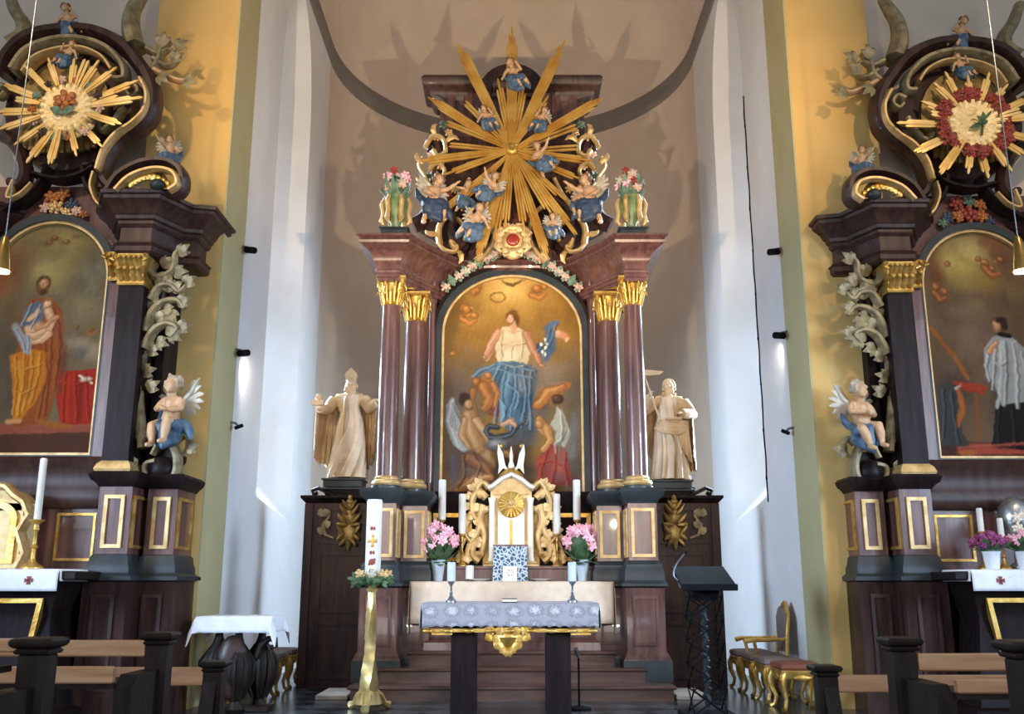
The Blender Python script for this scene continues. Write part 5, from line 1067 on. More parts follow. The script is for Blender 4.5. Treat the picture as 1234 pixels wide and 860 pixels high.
    for (x, y, a) in [(214, 366, .3), (190, 340, .4), (184, 376, 1.2), (182, 398, 2.4), (174, 400, 3.2), (172, 450, .3), (178, 470, .6), (204, 376, -.9), (214, 396, .2), (210, 330, .1), (200, 344, 2.2), (208, 352, .8), (200, 398, 0), (196, 372, -.5), (176, 440, 2.6), (170, 470, 2.9), (178, 425, .4), (168, 520, 3.4), (166, 555, 3.6), (222, 344, .6), (206, 402, -.6), (188, 388, .9), (182, 330, 1.9), (196, 322, .7), (216, 308, .8), (172, 575, 3.9), (224, 540, .2), (202, 352, 1.3), (188, 412, -.3), (206, 74, .5), (222, 98, -.3), (212, 60, .6), (196, 56, 1.4), (190, 92, -.6)]:
        c = at(x, y, 9.42); kx = mpp(y, 9.42)
        for j in range(3):
            a2 = a + (j - 1) * .6; mb = MB(); l = (19 - 4 * abs(j - 1)) * kx
            leaf(mb, c, c + Vector((math.cos(a2) * l, -.03, math.sin(a2) * l)), .045, .5); B(mb, 'carved_leaf', 'leaf_grey')
    mb = MB(); mb.ell(at(196, 566, 9.5), (16 * k, .14, 15 * k)); B(mb, 'console_globe', 'wood_black')
    mb = MB(); p0 = at(200, 548, 9.55); mb.tube([p0, p0 + Vector((0, .43, 0))], .07, 8); B(mb, 'bracket', 'wood_black')
    mb = MB(); c = at(200, 226, 9.18)
    for i in range(9): mb.ell(at(158 + i * 5.4, 222 - 9 * math.sin(i / 8 * PI), 9.05), (.045, .03, .045), None, 7, 5)
    B(mb, 'gilded_flowers', 'gold_bright'); mb = MB(); mb.ell(at(190, 222, 9.0), (.075, .06, .06)); B(mb, 'volute_boss', 'slate')
    # flower cluster over the picture
    for i, (x, y, m, r) in enumerate(((62, 238, 'rose_orange', .07), (76, 234, 'rose_orange', .065), (68, 250, 'gold_pale', .07), (86, 246, 'blue_dark', .06), (92, 254, 'rose_pale', .05), (54, 250, 'rose_pale', .05), (80, 256, 'gold_pale', .05), (100, 258, 'rose_orange', .04)) if L else
                                     ((58, 236, 'rose_orange', .06), (72, 232, 'leaf_paint', .06), (88, 234, 'rose_red', .07), (72, 248, 'rose_red', .09), (86, 250, 'rose_orange', .06), (98, 252, 'blue_dark', .06), (56, 250, 'rose_orange', .06), (46, 256, 'blue_dark', .05), (104, 258, 'leaf_paint', .05))):
        mb = MB(); rose(mb, at(x, y, 9.56), r, i); B(mb, 'carved_flower', m)
    # ---- things mounted on it
    side2 = 'left' if L else 'right'
    fr = 14
    Yp = 9.56; hw = .6
    bars = (('gilded_bead', 'gold_pale', 0, .03, -.05, .01), ('frame', 'slate', .028, .1, -.08, .05))
    X, dY = (Xc, 0) if L else (-Xc + .17, .25)
    framed('side_altar_painting', 'arched painting of a bearded man in an orange robe holding a child' if L else 'arched painting of a kneeling cleric in a white surplice with clasped hands',
           Yp + dY, X, hw, zz(546, Yp), zz(338, Yp), zz(271, Yp), bars, 110, 200, pin_l if L else pin_r)
    # sunburst (parts built by rays() straight in place)
    sp = (82, 133) if L else (1172, 151); Ys = 9.22 + dY
    SBm, C, k = rays(sp[0], sp[1], Ys, LRAYS if L else RRAYS, 'pale gilded sunburst around a golden flower heart on the left side altar' if L else 'pale gilded sunburst ringed with red roses on the right side altar', 'cream_ray', 30, None, thick=.8)
    m = MB(); rr = random.Random(3)
    m.ell(C + Vector((0, .03, 0)), (38 * k, .06, 37 * k), None, 28, 10)
    for i in range(44):
        a = i * 2 * PI / 44; q0, q1 = 6 * k, (37 if i % 2 else 30) * k; m.tube([C + Vector((math.cos(a) * q0, -.04, math.sin(a) * q0)), C + Vector((math.cos(a) * q1 * .8, -.045, math.sin(a) * q1 * .8)), C + Vector((math.cos(a) * q1, -.0, math.sin(a) * q1))], [.012, .035, .012], 6)
    for i in range(12):
        a = rr.random() * 2 * PI; q = (14 + 16 * rr.random()) * k; m.ell(C + Vector((math.cos(a) * q, -.03, math.sin(a) * q)), (rr.uniform(5, 9) * k, .05, rr.uniform(4, 8) * k), None, 10, 7)
    m.build('cloud', 'stone_gold', SBm)
    MB().tube([C, C + Vector((0, .4, 0))], .1, 8).build('bracket', 'wood_black', SBm)
    if L:
        m = MB(); rose(m, C + Vector((0, -.09, 8 * k)), .1, 1); m.build('flower', 'rose_orange', SBm)
        for q in (-1, 1):
            m = MB(); leaf(m, C + Vector((0, -.1, -9 * k)), C + Vector((q * 15 * k, -.12, -4 * k)), .05); m.build('leaf', 'leaf_paint', SBm)
        for i in range(14):
            a = i * 2 * PI / 14; m = MB(); rose(m, C + Vector((math.cos(a) * 41 * k, -.05, math.sin(a) * 39 * k)), .04, i); m.build('small_flower', ['rose_pale', 'wood_dark', 'leaf_paint', 'rose_orange'][i % 4], SBm)
    else:
        for i in range(19):
            a = i * 2 * PI / 19 + .1; m = MB(); rose(m, C + Vector((math.cos(a) * 40 * k, -.07, math.sin(a) * 38 * k)), .058 + .012 * (i % 3), i); m.build('rose', 'rose_red', SBm)
        m = MB(); m.tube([C + Vector((x * k, -.1, z * k)) for x, z in ((4, -18), (6, -6), (10, 4), (18, 12))], [.012] * 4, 6)
        for q in range(5): leaf(m, C + Vector((6 * k, -.1, -4 * k)), C + Vector((math.cos(q * .7 + .2) * 12 * k, -.12, math.sin(q * 1.3) * 12 * k)), .03)
        m.build('sprig', 'leaf', SBm)
    def pt(x, y, H, lab, pose, Y=9.4, **kw):
        P = T(at(x, y, Y))
        if not L: kw['flip'] = not kw.get('flip', False); kw['yaw'] = -kw.get('yaw', 0); kw['roll'] = -kw.get('roll', 0)
        return putto(x, y, Y, H, lab, pose, place=P, **kw)
    pt(206, 512, 58, 'pale-haired cherub on blue cloth seated on the scrolled console of the %s side altar' % side, 'sit', Y=9.35, kind=1, yaw=-.3, flip=not L)
    pt(206, 190, 27, 'cherub with a blue cushion of drapery riding the %s side altar cornice scroll' % side, 'reach', Y=9.3, yaw=.5, flip=True)
    pt(84, 34, 30, 'cherub in blue drapery crowning the hood of the %s side altar' % side, 'lean', Y=9.42, wings=False, yaw=.2)
    pt(80, 72, 24, 'blue-draped cherub tucked under the hood above the %s side altar sunburst' % side, 'lean', Y=9.28, wings=False, flip=True)
    return T, tr
M['stone_gold'] = mat('cream_gilded_cloud', 'e2c17e', 'f3dca8', .5, .15, scale=9, bump=.2)
TL, _ = side_altar(-1)
TR, _ = side_altar(1)
M['leaf_pot'] = M['leaf']
# ---- dressings of the side altars
for e, T, side in ((-1, TL, 'left'), (1, TR, 'right')):
    Xc = TL((-4.84, 0, 0)).x if e < 0 else TR((-4.84, 0, 0)).x
    y0 = 8.6 + (.25 if e > 0 else 0); zt = zz(686, 8.6)
    c = cloth('altar_cloth', 'white_cloth', Xc - .87, Xc + .87, y0 - .02, y0 + .7, zt, zz(712, 8.6), zt - .1, 'white cloth with small red crosses on the %s side altar' % side, 'altar cloth', wav=.002)
    m = MB()
    for q in (-.62, .62):
        x = Xc + q; z = (zt + zz(712, 8.6)) / 2; yy = y0 - .052
        for dx, dz in ((1, 0), (-1, 0), (0, 1), (0, -1)): m.prism([(x, z - .006) if dx else (x - .006, z), (x + dx * .035 + (0 if dx else -.018), z + dz * .035 - (.018 if dx else 0)), (x + dx * .035 + (0 if dx else .018), z + dz * .035 + (.018 if dx else 0)), (x, z + .006) if dx else (x + .006, z)], yy, yy + .04)
        m.ell((x, yy + .02, z), (.012, .02, .012), None, 8, 5)
        for w in (-.09, .09): m.box(x + w - .02, x + w + .02, yy + .012, yy + .04, z - .025, z + .03)
    m.build('embroidered_cross', 'paint_red', c)
def candle(px, yt, yb, Y, r, label, m='wax', group=None, X=None):
    zb, z1 = zz(yb, Y), zz(yt, Y); X = at(px, (yt + yb) / 2, Y).x if X is None else X
    o = thing('candle', (X, Y, zb), label, 'candle', group)
    MB().lathe([(r, 0), (r, z1 - zb - .01), (r * .8, z1 - zb), (r * .3, z1 - zb - .004)], (X, Y, zb), 16).build('wax', m, o)
    MB().tube([(X, Y, z1 - .012), (X + .002, Y, z1 + .02)], .004, 6).build('wick', 'black_metal', o); return X, zb
def stick(X, Y, z0, z1, label, m='gold', w=.07, group=None, kind=0):
    o = thing('candlestick', (X, Y, z0), label, 'candlestick', group); h = z1 - z0
    MB().lathe([(w, 0), (w, .015), (w * .8, .03), (w * .35, .06), (w * .22, .09)], (X, Y, z0), 18).build('foot', m, o)
    MB().lathe([(w * .22, .085), (w * .2, h * .4), (w * .38, h * .45), (w * .2, h * .5), (w * .18, h * .75), (w * .3, h * .8), (w * .2, h - .04)], (X, Y, z0), 16).build('stem', m, o)
    MB().lathe([(w * .2, h - .045), (w * .65, h - .012), (w * .68, h), (w * .3, h)], (X, Y, z0), 18).build('drip_pan', m, o)
# left side altar: tall candle, gilded tabernacle
X, zb = candle(49, 552, 626, 8.8, .032, 'tall white candle on the left side altar'); zt = zz(686, 8.6)
stick(X, 8.8, zt + .008, zb, 'brass candlestick with three-cornered foot on the left side altar', 'gold', .1)
o = thing('gilded_tabernacle', (-4.84, 9.15, zt), 'pale gilded tabernacle with carved frame at the left edge of the photo', 'tabernacle')
h = zz(584, 8.95) - zt
MB().box(-5.12, -4.56, 9.0, 9.3, zt + .008, zt + h * .8, .01).build('box', 'stone_gold', o)
MB().frame(arch(-4.84, .24, zt + .06, zt + h * .6, zt + h * .82), arch(-4.84, .18, zt + .1, zt + h * .58, zt + h * .74), 8.97, 9.02).build('door_frame', 'gold', o)
for q in (-1, 1):
    m = MB(); band2([(-4.84 + q * x, zt + z * h) for x, z in ((.3, .03), (.36, .2), (.28, .45), (.36, .65), (.3, .8), (.2, .88), (.12, .98), (.0, 1.0))], .045, .09, 8.98, '', '', m, (1, .9)); m.build('carved_scroll', 'gold_pale', o)
m = MB(); m.prism(arch(-4.84, .26, zt + h * .7, zt + h * .8, zt + h * .97), 9.0, 9.25); m.build('crown', 'gold_pale', o)
# right side altar: candles, violet plant, second plant, silver reliquary
for px, yt, yb, lab in ((1181, 612, 640, 'white candle on a slim gilt stick beside the violet potted plant'), (1206, 624, 652, 'white candle standing just behind the violet potted plant')):
    X, zb = candle(px, yt, yb, 9.25, .028, lab); stick(X, 9.25, zt + .008, zb, 'slim gilt candlestick ' + ('left of' if px < 1190 else 'behind') + ' the violet potted plant', 'gold', .06)
def plant(px, Y, fl, label, seed):
    z = zt + .008; X = at(px, 680, Y).x; o = thing('potted_plant', (X, Y, z), label, 'plant')
    MB().lathe([(.055, 0), (.06, .01), (.078, .15), (.082, .16), (.07, .162), (.06, .15)], (X, Y, z), 20).build('pot', 'pot', o)
    m = MB(); r = random.Random(seed)
    m.ell((X, Y, z + .17), (.08, .08, .04))
    for i in range(22):
        a = i * 2.4; q = r.uniform(.08, .19); leaf(m, (X + math.cos(a) * .03, Y + math.sin(a) * .03, z + .16), (X + math.cos(a) * q, Y + math.sin(a) * q, z + r.uniform(.18, .3)), .035, .4, (math.cos(a), math.sin(a), .2))
    m.build('leaves', 'leaf', o)
    if fl:
        for i in range(24):
            a = i * 2.4; q = .17 * math.sqrt(i / 24); m = MB(); rose(m, (X + math.cos(a) * q, Y + math.sin(a) * q * .8, z + .3 - q * .4 + r.uniform(-.03, .03)), .035, i); m.build('flower', fl, o)
plant(1196, 8.98, 'violet', 'violet flowering plant in a white pot on the right side altar', 1)
plant(1236, 8.98, 'pink', 'pink flowering plant in a white pot at the right edge of the photo', 2)
X = at(1226, 620, 9.3).x; z = zt + .008; o = thing('reliquary', (X, 9.35, z), 'dark silver domed reliquary at the back of the right side altar', 'reliquary'); h = zz(598, 9.35) - z
MB().lathe([(.12, 0), (.12, .03), (.05, .07), (.04, h * .35), (.07, h * .4)], (X, 9.35, z), 20).build('foot', 'silver', o)
MB().lathe([(.06, h * .38), (.13, h * .48), (.16, h * .7), (.14, h * .86), (.08, h * .96), (.02, h)], (X, 9.35, z), 22).build('dome', 'silver', o)
m = MB(); [rose(m, (X + math.cos(i * 1.25) * .08, 9.2, z + h * .62 + math.sin(i * 1.25) * .08), .045, i) for i in range(5)]; m.build('silver_flowers', 'stone_pale', o)
# ------------------------------------------------------------------ tabernacle and dressings on the high altar
ty = 11.95; tz = zz(683, 11.93) + .001; k = mpp(620, ty)
pz = lambda py: zz(py, ty)
TBX = at(616, 620, ty).x
o = thing('tabernacle', (TBX, 12.0, tz), 'cream and gold tabernacle with white wing-like finial in the middle of the high altar', 'tabernacle')
X = TBX
MB().box(X - 34 * k, X + 34 * k, ty + .06, 12.3, tz, pz(600), .01).build('wing_board', 'gold_dim', o); MB().box(X - 25 * k, X + 25 * k, ty, 12.3, tz, pz(590), .01).build('body', 'stone_gold', o)
MB().box(X - 16 * k, X + 16 * k, ty - .03, ty + .02, pz(676), pz(604), .008).build('door', 'stone_pale', o)
MB().loft(rect(X - 30 * k, X + 30 * k, ty - .06, 12.3), [(tz, .03), (tz + .03, .03), (tz + .05, 0), (pz(676), 0)]).build('base', 'gold_pale', o)
for s in (-1, 1):
    x = X + s * 23 * k
    MB().lathe([(4.4 * k, 0), (4.6 * k, .03), (3.6 * k, .05), (3.4 * k, pz(604) - pz(676) - .03), (4.8 * k, pz(600) - pz(676))], (x, ty - .06, pz(676)), 16).build('column', 'stone_pale', o)
    for L, r in (([(30, 600), (40, 592), (47, 602), (46, 620), (38, 628), (40, 640), (46, 650), (52, 664), (48, 676)], 4), ([(27, 588), (34, 581), (41, 589), (38, 598), (32, 596)], 3.2), ([(38, 676), (46, 668), (44, 654), (36, 648)], 4), ([(50, 678), (58, 672), (60, 660), (54, 648)], 2.6), ([(34, 608), (38, 625), (32, 645), (36, 668)], 4.5), ([(46, 655), (54, 645), (54, 636), (50, 628)], 2.2)):
        m = MB(); band2([(p.x, p.z) for p in crom([Vector((X + s * a * k, 0, pz(b))) for a, b in L], 5)], r * k * 1.25, .06, ty + .0, '', '', m, (1, .7)); m.build('carved_scroll', 'gold_pale', o)
    for (a, b, an) in ((48, 600, .3), (52, 640, .2), (44, 622, -.2), (56, 668, -.3), (38, 585, 1.), (34, 600, .9), (44, 590, .5), (50, 612, .1), (36, 632, .4), (50, 628, -.3), (42, 645, .2), (34, 655, -.2), (44, 662, .6), (58, 652, .5), (48, 672, -.1), (36, 672, .8), (32, 618, 1.2), (56, 678, .4), (38, 610, -.6)):
        c = Vector((X + s * a * k, ty - .02, pz(b))); m = MB(); leaf(m, c, c + Vector((s * math.cos(an) * 11 * k, -.02, math.sin(an) * 11 * k)), .045); leaf(m, c, c + Vector((s * math.cos(an + .8) * 9 * k, -.02, math.sin(an + .8) * 9 * k)), .04); m.build('carved_leaf', 'gold_pale', o)
m = MB(); m.ell((X, ty - .05, pz(608)), (16 * k, .03, 16 * k), None, 22, 8)
for i in range(20): a = i * PI / 10; m.tube([(X + math.cos(a) * 4 * k, ty - .08, pz(608) + math.sin(a) * 4 * k), (X + math.cos(a) * 15 * k, ty - .07, pz(608) + math.sin(a) * 15 * k)], [.005, .018], 5)
m.build('sun_medallion', 'gold_bright', o)
m = MB(); m.ell((X, ty - .09, pz(606)), (3 * k, .02, 4.5 * k)); [m.ell((X + math.cos(i * 1.05) * 5 * k, ty - .085, pz(608) + math.sin(i * 1.05) * 5 * k), 1.8 * k, None, 6, 5) for i in range(6)]; m.build('relief', 'gold_pale', o)
MB().box(X - 1.6 * k, X + 1.6 * k, ty - .04, ty - .02, pz(674), pz(626)).build('door_strip', 'gold', o)
m = MB(); band2([(X + a * k, pz(b)) for a, b in ((-28, 588), (-22, 586), (-12, 578), (0, 572), (12, 578), (22, 586), (28, 588))], 4 * k, .12, ty, '', '', m, (1, 1)); m.build('white_pediment', 'stone_pale', o)
m = MB(); m.prism(arch(X, 22 * k, pz(596), pz(590), pz(577)), ty - .05, 12.2); m.build('tympanum', 'gold_pale', o)
m = MB(); m.lathe([(14 * k, 0), (15 * k, 4 * k), (10 * k, 9 * k), (5 * k, 13 * k)], (X, ty + .12, pz(575)), 16); m.build('dome', 'gold', o)
for s in (-1, 1):
    m = MB(); m.prism([(X + s * a * k, pz(b)) for a, b in ((3, 566), (7, 560), (10, 546), (16, 534), (17, 545), (15, 560), (16, 570), (10, 563))], ty + .06, ty + .13); m.build('wing', 'stone_pale', o)
    m = MB(); m.ell((X + s * 13 * k, ty + .09, pz(536)), (3.4 * k, .03, 3 * k)); m.build('wing_tip', 'gold', o)
MB().lathe([(3.5 * k, 0), (4 * k, 6 * k), (2 * k, 12 * k), (2.4 * k, 18 * k), (.5 * k, 30 * k)], (X, ty + .1, pz(566)), 10).build('spire', 'stone_pale', o)
# candles on the gradine: two each side of the tabernacle
for px, yt, yb, r, lab in ((533, 578, 626, .046, 'outer tall white candle left of the tabernacle'), (557, 595, 643, .044, 'inner tall white candle left of the tabernacle'), (671, 595, 643, .044, 'inner tall white candle right of the tabernacle'), (695, 578, 626, .046, 'outer tall white candle right of the tabernacle')):
    X, zb = candle(px, yt, yb, 11.87, r, lab); stick(X, 11.87, tz, zb, 'slim gilt candlestick under the ' + lab, 'gold', .07, kind=1)
# blue patterned stand with a cream card
def stand_mat():
    m = bpy.data.materials.new('blue_white_mosaic'); m.use_nodes = True; nt = m.node_tree; N = nt.nodes; L = nt.links; b = N['Principled BSDF']
    tc = N.new('ShaderNodeTexCoord'); v = N.new('ShaderNodeTexVoronoi'); v.inputs['Scale'].default_value = 22; v.feature = 'DISTANCE_TO_EDGE'; L.new(tc.outputs['Object'], v.inputs['Vector'])
    r = N.new('ShaderNodeValToRGB'); r.color_ramp.elements[0].color = (*lin('b9c6d0'), 1); r.color_ramp.elements[0].position = .06; r.color_ramp.elements[1].color = (*lin('30465e'), 1); r.color_ramp.elements[1].position = .16
    L.new(v.outputs['Distance'], r.inputs['Fac']); L.new(r.outputs['Color'], b.inputs['Base Color']); b.inputs['Roughness'].default_value = .5; return m
M['mosaic'] = stand_mat(); mt = zz(700, y0_ := 11.36) - .0
X = at(615, 680, 11.8).x; k = mpp(680, 11.8)
o = thing('altar_card_stand', (X, 11.7, mt), 'blue and white patterned screen in front of the tabernacle', 'stand')
v = MB().prism([(X - 21 * k, mt), (X + 21 * k, mt), (X + 20 * k, zz(657, 11.7)), (X - 20 * k, zz(657, 11.7))], 11.68, 11.72); v.build('panel', 'mosaic', o)
MB().box(X - 21 * k, X + 21 * k, 11.67, 11.73, zz(658, 11.7), zz(656, 11.7)).build('rail', 'wood_red', o)
MB().box(X - 10 * k, X + 10 * k, 11.72, 11.78, mt, zz(670, 11.7)).build('support', 'wood_dark', o)
o = thing('card', (X, 11.62, mt), 'small cream card leaning against the blue patterned screen', 'card')
MB().box(X - 9 * k, X + 8 * k, 11.62, 11.635, mt, zz(682, 11.78), .003).build('sheet', 'white_cloth', o)
m = MB(); c = Vector((X, 11.617, zz(690, 11.78))); [m.ell(c + Vector((math.cos(i * 1.05) * 3.4 * k, 0, math.sin(i * 1.05) * 3.4 * k)), (1.3 * k, .004, 1.3 * k), None, 6, 5) for i in range(6)]; m.build('faint_ornament', 'rose_pale', o)
# flower vases
def bouquet(px, label, seed):
    Y = 11.6; k = mpp(670, Y); X = at(px, 680, Y).x; z = mt + .001; o = thing('flower_vase', (X, Y, z), label, 'vase of flowers')
    MB().lathe([(5.5 * k, 0), (6 * k, 1 * k), (7 * k, 10 * k), (9 * k, 25 * k), (8.4 * k, 25 * k), (5 * k, 4 * k)], (X, Y, z), 20).build('vase', 'glass', o)
    r = random.Random(seed); m = MB()
    for i in range(30):
        a = i * 2.4; q = r.uniform(8, 25) * k; leaf(m, (X + math.cos(a) * 4 * k, Y + math.sin(a) * 4 * k, z + 22 * k), (X + math.cos(a) * q, Y + math.sin(a) * q, z + r.uniform(16, 52) * k), .05, .3, (math.cos(a), math.sin(a), .3))
    m.build('leaves', 'leaf', o); m = MB()
    for i in range(10): a = i * .63; m.tube([(X + math.cos(a) * 3 * k, Y + math.sin(a) * 3 * k, z + 3 * k), (X + math.cos(a) * 12 * k, Y + math.sin(a) * 12 * k, z + 40 * k)], .006, 5)
    m.build('stems', 'leaf', o)
    for i in range(46):
        a = r.random() * 2 * PI; e = math.asin(r.uniform(-.45, 1)); R = r.uniform(.72, 1.05)
        m = MB(); rose(m, (X + math.cos(a) * math.cos(e) * 21 * k * R, Y + math.sin(a) * math.cos(e) * 17 * k * R, z + (46 + math.sin(e) * 20 * R) * k), r.uniform(.036, .055), i); m.build('flower', 'pink', o)
    m = MB(); m.ell((X, Y, z + 45 * k), (14 * k, 12 * k, 15 * k)); m.build('greenery', 'leaf', o)
bouquet(528, 'vase of pink flowers on the high altar behind the left altar candle', 2)
bouquet(702, 'vase of pink flowers on the high altar behind the right altar candle', 5)
X, zb = candle(566, 681, 697.5, 11.75, .05, 'short thick cream candle on the high altar beside the card', 'wax')
for px in (578, 652):
    c = at(px, 698, 11.7); k = mpp(698, 11.7); tag(MB().lathe([(5 * k, 0), (8 * k, .012), (13 * k, .022), (12.5 * k, .026), (5 * k, .008)], (c.x, 11.72, mt + .001), 24).build('dish', 'pot'), 'shallow white dish on the high altar ' + ('left' if px < 617 else 'right') + ' of the cream card', 'dish')
# ------------------------------------------------------------------ free-standing altar
Y = 9.2; ztop = zz(727, Y); k = mpp(740, Y)
FA = thing('free_altar', (0, 9.55, 0), 'free-standing dark altar on two thick legs in front of the steps', 'altar')
xa, xb = at(509, 740, Y).x, at(721, 740, Y).x
MB().box(xa + .02, xb - .02, Y, Y + .8, ztop - .2, ztop - .01, .012).build('table_top', 'wood_black', FA)
for a, b in ((543, 573), (659, 688)):
    x0, x1 = at(a, 800, Y + .1).x, at(b, 800, Y + .1).x
    MB().box(x0, x1, Y + .1, Y + .62, 0, ztop - .19, .012).build('leg', 'wood_black', FA)
m = MB(); z = zz(760, Y)
m.box(xa + .03, xb - .03, Y + .0, Y + .03, z - .012, z + .02)
for i in range(9): x = xa + .05 + (xb - xa - .1) * i / 8; m.ell((x, Y + .0, z), (.05, .02, .022), None, 10, 6)
for a, b in ((520, 545), (688, 712)): x0, x1 = at(a, 763, Y).x, at(b, 763, Y).x; m.box(x0, x1, Y, Y + .03, zz(765, Y), zz(761, Y))
m.build('gilded_edge', 'gold', FA)
c = at(612, 768, Y + .05); m = MB(); m.ell(c, (12 * k, .05, 10 * k)); m.tube([c, c + Vector((0, -.01, -16 * k))], [.1, .015], 8)
m.box(c.x - 20 * k, c.x + 20 * k, Y + .02, Y + .08, c.z + 6 * k, zz(756, Y))
for s in (-1, 1):
    m.tube([c + Vector((s * x * k, -.02, zq * k)) for x, zq in ((5, 6), (14, 9), (22, 6), (25, -1), (19, -4), (16, 0))], [.03, .035, .035, .03, .025, .015], 8)
    m.tube([c + Vector((s * x * k, -.02, zq * k)) for x, zq in ((3, -12), (10, -8), (16, -9), (17, -3))], [.02, .03, .025, .012], 8)
    m.tube([c + Vector((s * x * k, -.02, zq * k)) for x, zq in ((16, 10), (24, 12), (30, 8))], [.03, .03, .012], 8)
[leaf(m, c + Vector((a * k, -.03, b * k)), c + Vector(((a + da) * k, -.05, (b + db) * k)), .05) for e in (-1, 1) for a, b, da, db in ((e * 4, 6, e * 12, 4), (e * 6, 0, e * 14, -2), (e * 5, -5, e * 11, -7), (e * 3, -9, e * 6, -9), (e * 14, 8, e * 12, 1), (e * 18, 4, e * 9, -6), (0, -10, e * 3, -12))]; m.build('carved_pendant', 'gold', FA, ang=60)
def lace_mat():
    m = bpy.data.materials.new('grey_lace'); m.use_nodes = True; nt = m.node_tree; N = nt.nodes; L = nt.links; b = N['Principled BSDF']
    tc = N.new('ShaderNodeTexCoord'); mp = N.new('ShaderNodeMapping'); mp.inputs['Scale'].default_value = (5.2, 5.2, 7); L.new(tc.outputs['Object'], mp.inputs['Vector'])
    v = N.new('ShaderNodeTexVoronoi'); v.inputs['Scale'].default_value = 1.; v.inputs['Randomness'].default_value = .15; L.new(mp.outputs['Vector'], v.inputs['Vector'])
    n = N.new('ShaderNodeTexNoise'); n.inputs['Scale'].default_value = 60; L.new(tc.outputs['Object'], n.inputs['Vector'])
    mx = N.new('ShaderNodeMath'); mx.operation = 'MULTIPLY_ADD'; mx.inputs[1].default_value = .5; L.new(n.outputs['Fac'], mx.inputs[0]); L.new(v.outputs['Distance'], mx.inputs[2])
    r = N.new('ShaderNodeValToRGB'); e = r.color_ramp.elements; e[0].position = .42; e[0].color = (*lin('b8b4b8'), 1); e[1].position = .6; e[1].color = (*lin('7e7c80'), 1); q = e.new(.78); q.color = (*lin('969298'), 1)
    L.new(mx.outputs[0], r.inputs['Fac']); L.new(r.outputs['Color'], b.inputs['Base Color']); b.inputs['Roughness'].default_value = .9; return m
M['lace'] = lace_mat()
cloth('lace_cloth', 'lace', xa, xb, Y - .01, Y + .81, ztop, zz(756, Y), zz(757, Y), 'grey-white lace cloth with scalloped hem on the free-standing altar', 'altar cloth', nx=96, scal=.018, wav=.002, kx=18)
for px, lab in ((544, 'left'), (689.5, 'right')):
    X, zb = candle(px, 677, 700, 9.32, .04, 'thick blue-grey candle at the %s end of the lace cloth' % lab, 'wax_grey')
    stick(X, 9.32, ztop + .009, zb, 'grey metal candlestick at the %s end of the lace cloth' % lab, 'grey_metal', .05)
c = at(614, 724, 9.3); k = mpp(724, 9.3); o = thing('book', (c.x, 9.3, ztop + .009), 'small black book lying on the middle of the lace cloth', 'book')
MB().box(c.x - 9 * k, c.x + 9 * k, 9.24, 9.4, ztop + .009, ztop + .045, .005).build('cover', 'black_metal', o); MB().box(c.x - 8.6 * k, c.x + 8.8 * k, 9.238, 9.398, ztop + .016, ztop + .038).build('pages', 'stone_pale', o)
# microphone stand on the floor
c = at(698, 853, 9.95); o = thing('microphone_stand', (c.x, 9.95, 0), 'thin black microphone stand behind the right altar leg', 'microphone stand')
MB().lathe([(.12, 0), (.12, .02), (.03, .04)], (c.x, 9.95, 0), 18).build('base', 'black_metal', o); MB().tube([(c.x, 9.95, .03), (c.x, 9.95, .5)], .011, 8).build('pole', 'black_metal', o); MB().tube([(c.x, 9.95, .49), (c.x - .03, 9.9, .58)], [.012, .025], 8).build('microphone', 'grey_metal', o)
# ------------------------------------------------------------------ paschal candle
Y = 9.94; X = at(446, 780, Y).x; zc = zz(697, Y); k = mpp(700, Y)
o = thing('paschal_stand', (X, Y, 0), 'tall tapering brass floor stand left of the free altar', 'candle stand')
m = MB()
for i in range(3):
    a = PI / 2 + i * 2 * PI / 3 + PI; c_, s_ = math.cos(a), math.sin(a)
    m.tube([(X + c_ * r, Y + s_ * r, h) for r, h in ((.05, .16), (.12, .12), (.17, .05), (.22, .03))], [.05, .045, .035, .045], 8)
m.lathe([(.1, .03), (.15, .06), (.12, .12), (.1, .17)], (X, Y, 0), 18); m.build('foot', 'brass', o)
H = zc - .12; m = MB(); n = 12; v = []; fs = []; K = 26
for i in range(K + 1):
    t = i / K; r = .05 * (1 - t) + .034 + .003 * math.sin(t * 60)
    for j in range(n): q = 2 * PI * j / n + t * 2.2; rr = r * (1 + .16 * math.cos(q * 4 - t * 9)); v.append((X + rr * math.cos(q), Y + rr * math.sin(q), .14 + (H - .14) * t))
fs = [(i * n + j, i * n + (j + 1) % n, (i + 1) * n + (j + 1) % n, (i + 1) * n + j) for i in range(K) for j in range(n)] + [tuple(range(n - 1, -1, -1)), tuple(K * n + j for j in range(n))]
m.add(v, fs); m.build('shaft', 'brass', o); MB().lathe([(.05, H - .01), (.06, H + .02), (.04, H + .04), (.11, zc - .03), (.11, zc)], (X, Y, 0), 20).build('cup', 'brass', o)
w = thing('wreath', (X, Y, zc - .03), 'green wreath with yellow flowers round the foot of the paschal candle', 'wreath')
m = MB(); r_ = random.Random(3); m.tube([(X + math.cos(i * PI / 12) * .15, Y + math.sin(i * PI / 12) * .15, zc - .02) for i in range(25)], .045, 8)
for i in range(120):
    a = r_.random() * 2 * PI; q = .15 + r_.uniform(-.05, .05); b = Vector((X + math.cos(a) * q, Y + math.sin(a) * q, zc - .02 + r_.uniform(-.03, .04))); leaf(m, b, b + Vector((r_.uniform(-.07, .07) + math.cos(a) * .03, r_.uniform(-.07, .07) + math.sin(a) * .03, r_.uniform(-.06, .06))), .02)
m.build('greenery', 'leaf', w)
for i, a in enumerate((-2.3, -.7, .4, 1.6, 2.7, -1.5)):
    m = MB(); rose(m, (X + math.cos(a) * .16, Y + math.sin(a) * .16, zc + .04), .045, i); m.build('flower', 'gold_pale' if i != 5 else 'wing', w)
